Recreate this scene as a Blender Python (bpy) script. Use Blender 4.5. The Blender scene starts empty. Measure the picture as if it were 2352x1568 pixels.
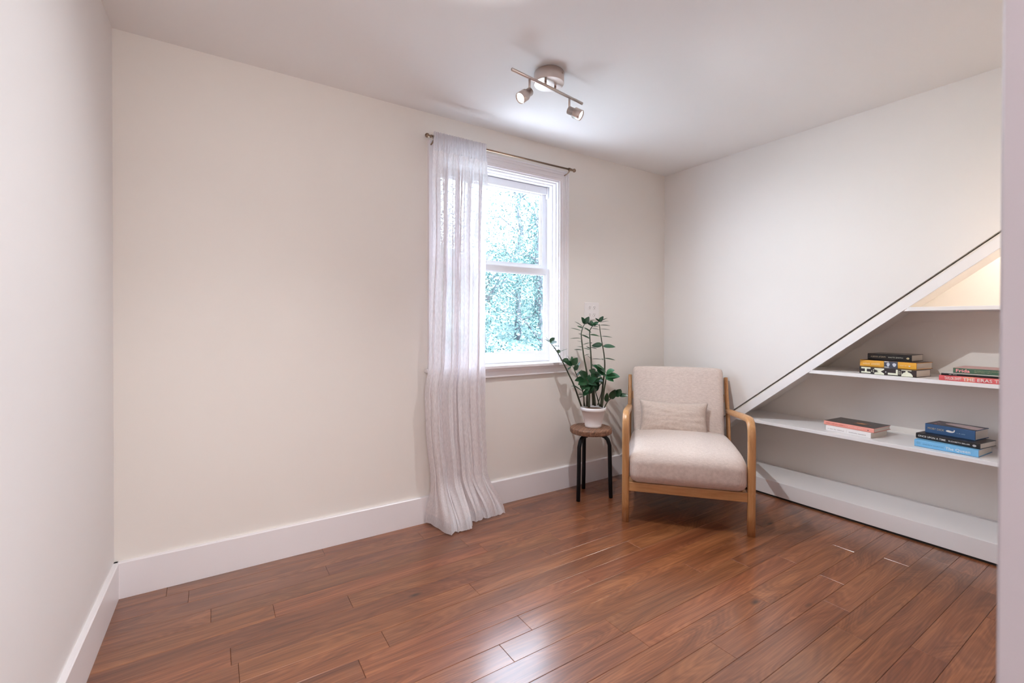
import bpy, bmesh, math, random
from mathutils import Vector, Matrix, noise
rnd = random.Random(7)
SC = bpy.context.scene
COL = SC.collection
PI = math.pi

# ------------------------------------------------------------------ camera
YAW, PITCH, ROLL, FPX = 0.5758, -0.0071, 0.002265, 1055.28
CAMPOS = Vector((-3.1679, -2.5362, 1.1653))
fw = Vector((math.sin(YAW) * math.cos(PITCH), math.cos(YAW) * math.cos(PITCH), math.sin(PITCH)))
rt = Vector((math.cos(YAW), -math.sin(YAW), 0)); up = rt.cross(fw)
c_, s_ = math.cos(ROLL), math.sin(ROLL)
rt, up = c_ * rt + s_ * up, -s_ * rt + c_ * up
cd = bpy.data.cameras.new('camera'); cam = bpy.data.objects.new('camera', cd); COL.objects.link(cam)
cam.matrix_world = Matrix(((rt.x, up.x, -fw.x, CAMPOS.x), (rt.y, up.y, -fw.y, CAMPOS.y), (rt.z, up.z, -fw.z, CAMPOS.z), (0, 0, 0, 1)))
cd.sensor_width = 36; cd.lens = FPX / 2352 * 36; cd.shift_y = -(784 - 750.71) / 2352; cd.clip_start = 0.02
cd.dof.use_dof = True; cd.dof.focus_distance = 2.9; cd.dof.aperture_fstop = 5.0
SC.camera = cam

# ------------------------------------------------------------------ light and exposure
SC.view_settings.view_transform = 'Standard'; SC.view_settings.look = 'None'
SC.view_settings.exposure = 0.0; SC.view_settings.gamma = 1.0; SC.view_settings.use_curve_mapping = False
SC.cycles.max_bounces = 12; SC.cycles.diffuse_bounces = 7; SC.cycles.glossy_bounces = 4
SC.cycles.transmission_bounces = 8; SC.cycles.transparent_max_bounces = 24
SC.cycles.sample_clamp_indirect = 6.0; SC.cycles.caustics_reflective = False; SC.cycles.caustics_refractive = False
SC.cycles.use_denoising = True

w = bpy.data.worlds.new('overcast_sky'); SC.world = w; w.use_nodes = True
w.node_tree.nodes['Background'].inputs[0].default_value = (0.70, 0.82, 1.0, 1)
w.node_tree.nodes['Background'].inputs[1].default_value = 13.5

def lamp(name, kind, loc, energy, color, **kw):
    l = bpy.data.lights.new(name, kind); l.energy = energy; l.color = color
    for k, v in kw.items(): setattr(l, k, v)
    o = bpy.data.objects.new(name, l); COL.objects.link(o); o.location = loc
    return o
def aim(o, d): o.rotation_euler = Vector(d).to_track_quat('-Z', 'Y').to_euler()

sun = lamp('sun', 'SUN', (0, -5, 8), 95.0, (0.96, 0.97, 1.0), angle=0.02); aim(sun, (0.2, 0.27, -1.0))
portal = lamp('window_portal', 'AREA', (-1.585, 0.17, 1.53), 1, (1, 1, 1), shape='RECTANGLE', size=0.95, size_y=1.3)
portal.data.cycles.is_portal = True; aim(portal, (0, -1, 0))
HEAD_POWER = 88.0
SPOT = []          # filled below by the track light builder
hall_fill = lamp('hall_fill_overhead', 'AREA', (-2.6, -3.5, 2.36), 40, (0.93, 0.95, 1.0), shape='DISK', size=0.7); aim(hall_fill, (0, 0, -1))  # unseen fill light added in the hall behind the camera
hall_fill_rear = lamp('hall_fill_panel', 'AREA', (-3.0, -4.33, 1.45), 39, (1.0, 0.97, 0.95), shape='RECTANGLE', size=1.2, size_y=1.3); aim(hall_fill_rear, (0, 1, 0))  # added fill for the back wall; no window stands behind it
FLOOR_LAMP_POWER = 130

# ------------------------------------------------------------------ materials
def mat(name, col, rough=0.6, metal=0.0, spec=0.5, emis=None, estr=0.0):
    m = bpy.data.materials.new(name); m.use_nodes = True
    b = m.node_tree.nodes['Principled BSDF']
    b.inputs['Base Color'].default_value = (*col, 1); b.inputs['Roughness'].default_value = rough
    b.inputs['Metallic'].default_value = metal; b.inputs['Specular IOR Level'].default_value = spec
    if emis: b.inputs['Emission Color'].default_value = (*emis, 1); b.inputs['Emission Strength'].default_value = estr
    return m
def N(m, t, **kw):
    n = m.node_tree.nodes.new(t)
    for k, v in kw.items(): setattr(n, k, v)
    return n
def Lk(m, a, b): m.node_tree.links.new(a, b)
def ramp(m, fac, stops):
    r = N(m, 'ShaderNodeValToRGB'); e = r.color_ramp.elements
    while len(e) < len(stops): e.new(0.5)
    for i, (p, c) in enumerate(stops): e[i].position = p; e[i].color = (*c, 1)
    Lk(m, fac, r.inputs[0]); return r
def bumped(m, scale, strength, dist=0.002, detail=3, vec=None, mapscale=None):
    tc = N(m, 'ShaderNodeTexCoord'); n = N(m, 'ShaderNodeTexNoise'); n.inputs['Scale'].default_value = scale; n.inputs['Detail'].default_value = detail
    if mapscale:
        mp = N(m, 'ShaderNodeMapping'); mp.inputs['Scale'].default_value = mapscale
        Lk(m, tc.outputs['Object'], mp.inputs[0]); Lk(m, mp.outputs[0], n.inputs['Vector'])
    else: Lk(m, tc.outputs['Object'], n.inputs['Vector'])
    b = N(m, 'ShaderNodeBump'); b.inputs['Strength'].default_value = strength; b.inputs['Distance'].default_value = dist
    Lk(m, n.outputs['Fac'], b.inputs['Height']); Lk(m, b.outputs[0], m.node_tree.nodes['Principled BSDF'].inputs['Normal'])
    return n
def paint(name, col, rough=0.55, var=0.03):
    m = mat(name, col, rough); n = bumped(m, 260, 0.12, 0.001)
    tc = N(m, 'ShaderNodeTexCoord'); n2 = N(m, 'ShaderNodeTexNoise'); n2.inputs['Scale'].default_value = 1.7
    Lk(m, tc.outputs['Object'], n2.inputs['Vector'])
    a = tuple(max(0, c - var) for c in col); b = tuple(min(1, c + var * .6) for c in col)
    r = ramp(m, n2.outputs['Fac'], [(0.3, a), (0.7, b)])
    Lk(m, r.outputs[0], m.node_tree.nodes['Principled BSDF'].inputs['Base Color']); return m

M = {}
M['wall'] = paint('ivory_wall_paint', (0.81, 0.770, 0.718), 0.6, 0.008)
M['wall_r'] = paint('pale_grey_wall_paint', (0.80, 0.776, 0.748), 0.6, 0.008)
M['wall_l'] = paint('blush_wall_paint', (0.80, 0.778, 0.768), 0.6, 0.008)
M['ceil'] = paint('ceiling_paint', (0.83, 0.818, 0.808), 0.7, 0.006)
M['trim'] = paint('white_gloss_trim', (0.84, 0.81, 0.82), 0.32, 0.006)
M['win'] = paint('white_window_vinyl', (0.86, 0.86, 0.88), 0.3, 0.004)
M['shelfw'] = paint('white_shelf_paint', (0.85, 0.83, 0.82), 0.4, 0.008)
M['backp'] = paint('shelf_back_paint', (0.80, 0.752, 0.695), 0.6, 0.012)
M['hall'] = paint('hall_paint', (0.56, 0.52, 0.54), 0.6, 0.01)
M['jamb'] = paint('dim_light_jamb_tone', (0.44, 0.40, 0.425), 0.6, 0.01)  # mauve-grey darkening stands for the dim hall light on the jamb
M['dark'] = mat('gap_shade', (0.012, 0.008, 0.006), 0.9)  # near-black, paints shade into the gaps
M['nickel'] = mat('brushed_nickel', (0.62, 0.53, 0.48), 0.32, 1.0); bumped(M['nickel'], 400, 0.08, 0.0005)
M['brass'] = mat('aged_brass', (0.27, 0.19, 0.135), 0.36, 1.0)
M['bulb'] = mat('lit_bulb_face', (1, 1, 1), 0.4, emis=(1, 0.96, 0.92), estr=22)
M['blackmetal'] = mat('black_metal', (0.004, 0.004, 0.005), 0.5, spec=0.22)
M['plate'] = mat('outlet_plastic', (0.84, 0.80, 0.78), 0.35)
M['slot'] = mat('outlet_slot', (0.06, 0.045, 0.04), 0.7)
M['bronze'] = mat('sash_lock_metal', (0.30, 0.16, 0.12), 0.4, 0.6)
M['soil'] = mat('potting_soil', (0.20, 0.10, 0.06), 0.95); bumped(M['soil'], 120, 1.0, 0.01)

def wood(name, stops, sx, sy, rough, K=9.0, perobj=True, knots=True, bump=0.06, axis='X', spec=0.5):
    m = mat(name, stops[0][1], rough, spec=spec); bs = m.node_tree.nodes['Principled BSDF']
    tc = N(m, 'ShaderNodeTexCoord'); info = N(m, 'ShaderNodeObjectInfo')
    off = N(m, 'ShaderNodeVectorMath', operation='SCALE'); cmb = N(m, 'ShaderNodeCombineXYZ')
    for i, k in enumerate((37.0, 91.0, 13.0)):
        mm = N(m, 'ShaderNodeMath', operation='MULTIPLY'); mm.inputs[1].default_value = k if perobj else 0
        Lk(m, info.outputs['Random'], mm.inputs[0]); Lk(m, mm.outputs[0], cmb.inputs[i])
    add = N(m, 'ShaderNodeVectorMath', operation='ADD'); Lk(m, tc.outputs['Object'], add.inputs[0]); Lk(m, cmb.outputs[0], add.inputs[1])
    def mp(scale):
        p = N(m, 'ShaderNodeMapping')
        p.inputs['Scale'].default_value = scale if axis == 'X' else ((scale[1], scale[0], scale[2]) if axis == 'Y' else (scale[1], scale[2], scale[0]))
        Lk(m, add.outputs[0], p.inputs[0]); return p.outputs[0]
    big = N(m, 'ShaderNodeTexNoise'); big.inputs['Scale'].default_value = 1.0; big.inputs['Detail'].default_value = 1.2; big.inputs['Roughness'].default_value = 0.4
    Lk(m, mp((sx, sy, sy)), big.inputs['Vector'])
    k = N(m, 'ShaderNodeMath', operation='MULTIPLY'); k.inputs[1].default_value = K; Lk(m, big.outputs['Fac'], k.inputs[0])
    s1 = N(m, 'ShaderNodeMath', operation='PINGPONG'); s1.inputs[1].default_value = 0.5; Lk(m, k.outputs[0], s1.inputs[0])
    k4 = N(m, 'ShaderNodeMath', operation='MULTIPLY'); k4.inputs[1].default_value = 4.3; Lk(m, k.outputs[0], k4.inputs[0])
    s2 = N(m, 'ShaderNodeMath', operation='PINGPONG'); s2.inputs[1].default_value = 0.5; Lk(m, k4.outputs[0], s2.inputs[0])
    sn = N(m, 'ShaderNodeMath', operation='MULTIPLY_ADD'); sn.inputs[1].default_value = 0.42; Lk(m, s2.outputs[0], sn.inputs[0])
    s3 = N(m, 'ShaderNodeMath', operation='MULTIPLY'); s3.inputs[1].default_value = 0.55; Lk(m, s1.outputs[0], s3.inputs[0]); Lk(m, s3.outputs[0], sn.inputs[2])
    fine = N(m, 'ShaderNodeTexNoise'); fine.inputs['Scale'].default_value = 1.0; fine.inputs['Detail'].default_value = 4
    Lk(m, mp((sx * 3.5, sy * 26, sy * 26)), fine.inputs['Vector'])
    mix = N(m, 'ShaderNodeMath', operation='MULTIPLY_ADD'); mix.inputs[1].default_value = 0.85; Lk(m, sn.outputs[0], mix.inputs[0])
    f2 = N(m, 'ShaderNodeMath', operation='MULTIPLY'); f2.inputs[1].default_value = 1.05; Lk(m, fine.outputs['Fac'], f2.inputs[0]); f3 = N(m, 'ShaderNodeMath', operation='SUBTRACT'); f3.inputs[1].default_value = 0.175; Lk(m, f2.outputs[0], f3.inputs[0]); Lk(m, f3.outputs[0], mix.inputs[2])
    broad = N(m, 'ShaderNodeTexNoise'); broad.inputs['Scale'].default_value = 1.0; broad.inputs['Detail'].default_value = 2
    Lk(m, mp((sx * .7, sy * 2.2, sy)), broad.inputs['Vector'])
    b2 = N(m, 'ShaderNodeMath', operation='MULTIPLY_ADD'); b2.inputs[1].default_value = 0.9; b2.inputs[2].default_value = -0.45
    Lk(m, broad.outputs['Fac'], b2.inputs[0])
    sm = N(m, 'ShaderNodeMath', operation='ADD'); Lk(m, mix.outputs[0], sm.inputs[0]); Lk(m, b2.outputs[0], sm.inputs[1])
    r = ramp(m, sm.outputs[0], stops)
    out = r.outputs[0]
    if perobj:
        hs = N(m, 'ShaderNodeHueSaturation'); hs.inputs['Saturation'].default_value = 1.06
        mr = N(m, 'ShaderNodeMapRange'); mr.inputs['To Min'].default_value = 0.84; mr.inputs['To Max'].default_value = 1.15
        Lk(m, info.outputs['Random'], mr.inputs['Value']); Lk(m, mr.outputs[0], hs.inputs['Value'])
        h1 = N(m, 'ShaderNodeMath', operation='MULTIPLY'); h1.inputs[1].default_value = 7.31; Lk(m, info.outputs['Random'], h1.inputs[0])
        h2 = N(m, 'ShaderNodeMath', operation='FRACT'); Lk(m, h1.outputs[0], h2.inputs[0])
        h3 = N(m, 'ShaderNodeMapRange'); h3.inputs['To Min'].default_value = 0.496; h3.inputs['To Max'].default_value = 0.5025
        Lk(m, h2.outputs[0], h3.inputs['Value']); Lk(m, h3.outputs[0], hs.inputs['Hue'])
        Lk(m, out, hs.inputs['Color']); out = hs.outputs[0]
    if knots:
        v = N(m, 'ShaderNodeTexVoronoi'); v.inputs['Scale'].default_value = 1.0; Lk(m, mp((1.9, 5.5, 0.01)), v.inputs['Vector'])
        kr = N(m, 'ShaderNodeMapRange'); kr.inputs['From Min'].default_value = 0.02; kr.inputs['From Max'].default_value = 0.075
        kr.inputs['To Min'].default_value = 0.22; kr.inputs['To Max'].default_value = 1.0; Lk(m, v.outputs['Distance'], kr.inputs['Value'])
        vc = N(m, 'ShaderNodeMath', operation='GREATER_THAN'); vc.inputs[1].default_value = 0.45
        sp = N(m, 'ShaderNodeSeparateColor'); Lk(m, v.outputs['Color'], sp.inputs[0]); Lk(m, sp.outputs[0], vc.inputs[0])
        mx = N(m, 'ShaderNodeMath', operation='MAXIMUM'); Lk(m, vc.outputs[0], mx.inputs[0]); Lk(m, kr.outputs[0], mx.inputs[1])
        mu = N(m, 'ShaderNodeVectorMath', operation='SCALE'); Lk(m, out, mu.inputs[0]); Lk(m, mx.outputs[0], mu.inputs['Scale']); out = mu.outputs[0]
    Lk(m, out, bs.inputs['Base Color'])
    b = N(m, 'ShaderNodeBump'); b.inputs['Strength'].default_value = bump; b.inputs['Distance'].default_value = 0.002
    Lk(m, fine.outputs['Fac'], b.inputs['Height']); Lk(m, b.outputs[0], bs.inputs['Normal'])
    return m
M['floor'] = wood('red_brown_hardwood', [(0.05, (0.088, 0.028, 0.0115)), (0.5, (0.172, 0.060, 0.026)), (0.95, (0.28, 0.112, 0.051))], 1.3, 7.5, 0.45, K=7, spec=0.3)
M['oakx'] = wood('honey_rail_wood', [(0.1, (0.34, 0.155, 0.052)), (0.5, (0.45, 0.225, 0.088)), (0.9, (0.53, 0.29, 0.13))], 3, 30, 0.34, K=5, perobj=False, knots=False)
M['oak'] = wood('honey_bentwood', [(0.1, (0.34, 0.155, 0.052)), (0.5, (0.45, 0.225, 0.088)), (0.9, (0.53, 0.29, 0.13))], 3, 30, 0.34, K=5, perobj=False, knots=False, axis='Z')
_b = M['floor'].node_tree.nodes['Principled BSDF']; _b.inputs['Coat Weight'].default_value = 1.0; _b.inputs['Coat Roughness'].default_value = 0.21; _b.inputs['Coat IOR'].default_value = 1.6
M['stoolwood'] = wood('stained_stool_wood', [(0.15, (0.05, 0.022, 0.012)), (0.5, (0.17, 0.075, 0.04)), (0.9, (0.33, 0.18, 0.11))], 5, 45, 0.5, K=4, perobj=False, knots=False, bump=0.3)

def fabric(name, c1, c2, scale, bump=0.5):
    m = mat(name, c1, 0.9, spec=0.15); tc = N(m, 'ShaderNodeTexCoord')
    hs = []
    for sc in ((scale, scale * .12, scale), (scale * .12, scale, scale * .12)):
        mp = N(m, 'ShaderNodeMapping'); mp.inputs['Scale'].default_value = sc; Lk(m, tc.outputs['Object'], mp.inputs[0])
        n = N(m, 'ShaderNodeTexNoise'); n.inputs['Scale'].default_value = 1; n.inputs['Detail'].default_value = 2; Lk(m, mp.outputs[0], n.inputs['Vector']); hs.append(n.outputs['Fac'])
    a = N(m, 'ShaderNodeMath', operation='ADD'); Lk(m, hs[0], a.inputs[0]); Lk(m, hs[1], a.inputs[1])
    h = N(m, 'ShaderNodeMath', operation='MULTIPLY'); h.inputs[1].default_value = 0.5; Lk(m, a.outputs[0], h.inputs[0])
    r = ramp(m, h.outputs[0], [(0.36, c1), (0.64, c2)]); bs = m.node_tree.nodes['Principled BSDF']
    Lk(m, r.outputs[0], bs.inputs['Base Color'])
    b = N(m, 'ShaderNodeBump'); b.inputs['Strength'].default_value = bump; b.inputs['Distance'].default_value = 0.001
    Lk(m, h.outputs[0], b.inputs['Height']); Lk(m, b.outputs[0], bs.inputs['Normal'])
    bs.inputs['Sheen Weight'].default_value = 0.25
    return m
M['linen'] = fabric('oatmeal_upholstery', (0.53, 0.435, 0.385), (0.68, 0.58, 0.52), 420)
M['linen2'] = fabric('oatmeal_cushion_cloth', (0.48, 0.385, 0.325), (0.63, 0.525, 0.46), 420)

def sheer(name, col, transp, transl):
    m = bpy.data.materials.new(name); m.use_nodes = True; nt = m.node_tree; nt.nodes.clear()
    out = N(m, 'ShaderNodeOutputMaterial'); d = N(m, 'ShaderNodeBsdfDiffuse'); t = N(m, 'ShaderNodeBsdfTranslucent'); tr = N(m, 'ShaderNodeBsdfTransparent')
    tc = N(m, 'ShaderNodeTexCoord'); mp = N(m, 'ShaderNodeMapping'); mp.inputs['Scale'].default_value = (500, 500, 40)
    n = N(m, 'ShaderNodeTexNoise'); n.inputs['Scale'].default_value = 1; Lk(m, tc.outputs['Object'], mp.inputs[0]); Lk(m, mp.outputs[0], n.inputs['Vector'])
    mp2 = N(m, 'ShaderNodeMapping'); mp2.inputs['Scale'].default_value = (60, 60, 8); n2 = N(m, 'ShaderNodeTexNoise'); n2.inputs['Scale'].default_value = 1; n2.inputs['Detail'].default_value = 3
    Lk(m, tc.outputs['Object'], mp2.inputs[0]); Lk(m, mp2.outputs[0], n2.inputs['Vector'])
    b = N(m, 'ShaderNodeBump'); b.inputs['Strength'].default_value = 0.5; b.inputs['Distance'].default_value = 0.004; Lk(m, n2.outputs['Fac'], b.inputs['Height'])
    for s in (d, t): s.inputs['Color'].default_value = (*col, 1); Lk(m, b.outputs[0], s.inputs['Normal'])
    m1 = N(m, 'ShaderNodeMixShader'); m1.inputs[0].default_value = transl; Lk(m, d.outputs[0], m1.inputs[1]); Lk(m, t.outputs[0], m1.inputs[2])
    mr = N(m, 'ShaderNodeMapRange'); mr.inputs['To Min'].default_value = transp - .12; mr.inputs['To Max'].default_value = transp + .12
    mr.inputs['From Min'].default_value = .3; mr.inputs['From Max'].default_value = .7
    Lk(m, n.outputs['Fac'], mr.inputs['Value'])
    m2 = N(m, 'ShaderNodeMixShader'); Lk(m, mr.outputs[0], m2.inputs[0]); Lk(m, m1.outputs[0], m2.inputs[1]); Lk(m, tr.outputs[0], m2.inputs[2])
    Lk(m, m2.outputs[0], out.inputs[0]); return m
M['curtain'] = sheer('crinkled_sheer_linen', (0.90, 0.86, 0.87), 0.13, 0.24)
M['hem'] = sheer('doubled_sheer_linen', (0.80, 0.78, 0.80), 0.05, 0.28)

g = bpy.data.materials.new('window_glass'); g.use_nodes = True; g.node_tree.nodes.clear()
go = N(g, 'ShaderNodeOutputMaterial'); gt = N(g, 'ShaderNodeBsdfTransparent'); gg = N(g, 'ShaderNodeBsdfGlossy'); gf = N(g, 'ShaderNodeFresnel'); gge = N(g, 'ShaderNodeNewGeometry'); gmr = N(g, 'ShaderNodeMapRange'); gmr.inputs['To Min'].default_value = 1.5; gmr.inputs['To Max'].default_value = 1 / 1.5; Lk(g, gge.outputs['Backfacing'], gmr.inputs['Value']); Lk(g, gmr.outputs[0], gf.inputs[0])
gt.inputs[0].default_value = (0.97, 0.99, 0.99, 1); gg.inputs['Roughness'].default_value = 0.01; gx = N(g, 'ShaderNodeMixShader')
Lk(g, gf.outputs[0], gx.inputs[0]); Lk(g, gt.outputs[0], gx.inputs[1]); Lk(g, gg.outputs[0], gx.inputs[2]); Lk(g, gx.outputs[0], go.inputs[0]); M['glass'] = g

def leafmat(name, c1, c2, rough=0.28, transl=0.12):
    m = mat(name, c1, rough); info = N(m, 'ShaderNodeTexCoord'); n = N(m, 'ShaderNodeTexNoise'); n.inputs['Scale'].default_value = 14
    Lk(m, info.outputs['Object'], n.inputs['Vector']); r = ramp(m, n.outputs['Fac'], [(0.35, c1), (0.65, c2)])
    bs = m.node_tree.nodes['Principled BSDF']; Lk(m, r.outputs[0], bs.inputs['Base Color'])
    t = N(m, 'ShaderNodeBsdfTranslucent'); Lk(m, r.outputs[0], t.inputs[0]); mx = N(m, 'ShaderNodeMixShader'); mx.inputs[0].default_value = transl
    out = m.node_tree.nodes['Material Output']; Lk(m, bs.outputs[0], mx.inputs[1]); Lk(m, t.outputs[0], mx.inputs[2]); Lk(m, mx.outputs[0], out.inputs[0]); return m
M['leaf'] = leafmat('glossy_dark_leaf', (0.008, 0.030, 0.012), (0.022, 0.075, 0.028))
M['leafb'] = leafmat('glossy_young_leaf', (0.02, 0.085, 0.035), (0.045, 0.15, 0.06))
M['stem'] = mat('plant_stem', (0.035, 0.04, 0.018), 0.45)
M['pot'] = mat('white_plastic_pot', (0.80, 0.76, 0.75), 0.5)
tcn = N(M['pot'], 'ShaderNodeTexCoord'); wv = N(M['pot'], 'ShaderNodeTexWave'); wv.bands_direction = 'Z'; wv.inputs['Scale'].default_value = 55; wv.inputs['Distortion'].default_value = 1.0
Lk(M['pot'], tcn.outputs['Object'], wv.inputs['Vector']); bp_ = N(M['pot'], 'ShaderNodeBump'); bp_.inputs['Strength'].default_value = 0.25; bp_.inputs['Distance'].default_value = 0.001
Lk(M['pot'], wv.outputs['Fac'], bp_.inputs['Height']); Lk(M['pot'], bp_.outputs[0], M['pot'].node_tree.nodes['Principled BSDF'].inputs['Normal'])
M['tree_leaf'] = leafmat('tree_foliage', (0.014, 0.046, 0.046), (0.050, 0.098, 0.096), 0.6, 0.45)
M['tree_leaf2'] = leafmat('tree_foliage_pale', (0.020, 0.056, 0.057), (0.065, 0.110, 0.110), 0.6, 0.45)
M['bark'] = mat('pale_bark', (0.05, 0.055, 0.065), 0.9)
M['hill'] = mat('forest_undergrowth', (0.018, 0.044, 0.044), 0.95)
M['bounce_ground'] = mat('pale_bounce_ground', (0.80, 0.81, 0.83), 0.95)  # unseen near ground, made this pale to bounce sunlight onto the ceiling

# ------------------------------------------------------------------ mesh helpers
def setprops(o, label=None, cat=None, group=None, kind=None):
    for k, v in (('label', label), ('category', cat), ('group', group), ('kind', kind)):
        if v: o[k] = v
    return o
def obj(name, bm, m, parent=None, loc=(0, 0, 0), smooth=False, **pr):
    me = bpy.data.meshes.new(name); bmesh.ops.recalc_face_normals(bm, faces=bm.faces) if not pr.pop('norecalc', False) else None
    bm.to_mesh(me); bm.free(); me.materials.append(m)
    if smooth:
        for p in me.polygons: p.use_smooth = True
    o = bpy.data.objects.new(name, me); COL.objects.link(o); o.location = loc
    if parent: o.parent = parent
    return setprops(o, **pr)
def thing(name, loc, label=None, cat=None, group=None, kind=None, rz=0):
    o = bpy.data.objects.new(name, None); o.empty_display_size = 0.05; COL.objects.link(o); o.location = loc; o.rotation_euler = (0, 0, rz)
    return setprops(o, label, cat, group, kind)
def box(bm, x0, x1, y0, y1, z0, z1, bev=0, seg=2):
    vs = [bm.verts.new((x, y, z)) for x in (x0, x1) for y in (y0, y1) for z in (z0, z1)]
    f = [(0, 1, 3, 2), (4, 6, 7, 5), (0, 4, 5, 1), (2, 3, 7, 6), (0, 2, 6, 4), (1, 5, 7, 3)]
    fs = [bm.faces.new([vs[i] for i in q]) for q in f]
    if bev:
        es = list({e for q in fs for e in q.edges}); bmesh.ops.bevel(bm, geom=es, offset=bev, segments=seg, affect='EDGES', profile=0.5)
    return vs
def prism(bm, pts, axis, a0, a1):
    """extrude polygon pts (2-D) along axis 0/1/2 from a0 to a1"""
    def P(p, a):
        if axis == 0: return (a, p[0], p[1])
        if axis == 1: return (p[0], a, p[1])
        return (p[0], p[1], a)
    A = [bm.verts.new(P(p, a0)) for p in pts]; B = [bm.verts.new(P(p, a1)) for p in pts]
    bm.faces.new(A); bm.faces.new(B[::-1]); n = len(pts)
    for i in range(n): bm.faces.new([A[i], B[i], B[(i + 1) % n], A[(i + 1) % n]])
def frame_from(t):
    t = Vector(t).normalized(); a = Vector((0, 0, 1)) if abs(t.z) < 0.95 else Vector((1, 0, 0))
    u = t.cross(a).normalized(); return u, t.cross(u).normalized()
def tube(bm, pts, r, n=12, cap=True, up0=None, sec=None):
    """r: radius, list of radii; sec: (ru, rv) ellipse factors"""
    pts = [Vector(p) for p in pts]; rs = r if isinstance(r, (list, tuple)) else [r] * len(pts); rings = []
    u = None
    for i, p in enumerate(pts):
        t = (pts[min(i + 1, len(pts) - 1)] - pts[max(i - 1, 0)]).normalized()
        if u is None: u = Vector(up0) if up0 else frame_from(t)[0]
        u = (u - t * u.dot(t)).normalized(); v = t.cross(u)
        fu, fv = sec if sec else (1, 1)
        ring = []
        for k in range(n):
            a = 2 * PI * k / n; ca, sa = math.cos(a), math.sin(a)
            if sec:   # super-ellipse for bent wood
                ca = math.copysign(abs(ca) ** .6, ca); sa = math.copysign(abs(sa) ** .6, sa)
            ring.append(bm.verts.new(p + u * ca * rs[i] * fu + v * sa * rs[i] * fv))
        rings.append(ring)
    for a, b in zip(rings, rings[1:]):
        for k in range(n): bm.faces.new([a[k], a[(k + 1) % n], b[(k + 1) % n], b[k]])
    if cap: bm.faces.new(rings[0][::-1]); bm.faces.new(rings[-1])
def lathe(bm, prof, n=32, origin=(0, 0, 0), axis=(0, 0, 1)):
    ax = Vector(axis).normalized(); u, v = frame_from(ax); o = Vector(origin); rings = []
    for r, h in prof:
        if r < 1e-6: rings.append([bm.verts.new(o + ax * h)])
        else: rings.append([bm.verts.new(o + ax * h + (u * math.cos(2 * PI * k / n) + v * math.sin(2 * PI * k / n)) * r) for k in range(n)])
    for a, b in zip(rings, rings[1:]):
        for k in range(n):
            k2 = (k + 1) % n
            if len(a) == 1 and len(b) == 1: continue
            if len(a) == 1: bm.faces.new([a[0], b[k], b[k2]])
            elif len(b) == 1: bm.faces.new([a[k], a[k2], b[0]])
            else: bm.faces.new([a[k], a[k2], b[k2], b[k]])
def smoothpath(pts, n=6):
    pts = [Vector(p) for p in pts]; out = []
    P = [2 * pts[0] - pts[1]] + pts + [2 * pts[-1] - pts[-2]]
    for i in range(1, len(P) - 2):
        for k in range(n):
            t = k / n; a, b, c, d = P[i - 1], P[i], P[i + 1], P[i + 2]
            out.append(0.5 * ((2 * b) + (-a + c) * t + (2 * a - 5 * b + 4 * c - d) * t * t + (-a + 3 * b - 3 * c + d) * t ** 3))
    out.append(pts[-1]); return out
def rbox(bm, hx, hy, hz, r, n=14, fn=None):
    """rounded, bulging box centred on the origin"""
    vmap = {}
    def V(p):
        k = tuple(round(c, 5) for c in p)
        if k not in vmap:
            q = Vector((p[0] * hx, p[1] * hy, p[2] * hz)); c = Vector((max(-hx + r, min(hx - r, q.x)), max(-hy + r, min(hy - r, q.y)), max(-hz + r, min(hz - r, q.z))))
            d = q - c; q = c + d.normalized() * r if d.length > 1e-9 else q
            if fn: q = Vector(fn(q, Vector(p)))
            vmap[k] = bm.verts.new(q)
        return vmap[k]
    def e(i): 
        t = -1 + 2 * i / n; return math.copysign(1 - (1 - abs(t)) ** 1.35, t) if t else 0.0
    g_ = [e(i) for i in range(n + 1)]
    for ax in range(3):
        for s in (-1, 1):
            for i in range(n):
                for j in range(n):
                    q = []
                    for a, b in ((i, j), (i + 1, j), (i + 1, j + 1), (i, j + 1)):
                        p = [0, 0, 0]; p[ax] = s; p[(ax + 1) % 3] = g_[a]; p[(ax + 2) % 3] = g_[b]; q.append(V(p))
                    bm.faces.new(q)

# ------------------------------------------------------------------ room
H = 2.4; W = 3.523; LA = -0.0201            # left wall runs slightly outward
NY = -2.431                                   # inner face of the doorway wall
def lx(y): return -W + LA * (-y) * 1.0
bm = bmesh.new(); box(bm, -3.9, 0.6, -4.5, 0.16, -0.12, -0.022); floor = obj('floor', bm, M['floor'], kind='structure')
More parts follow.
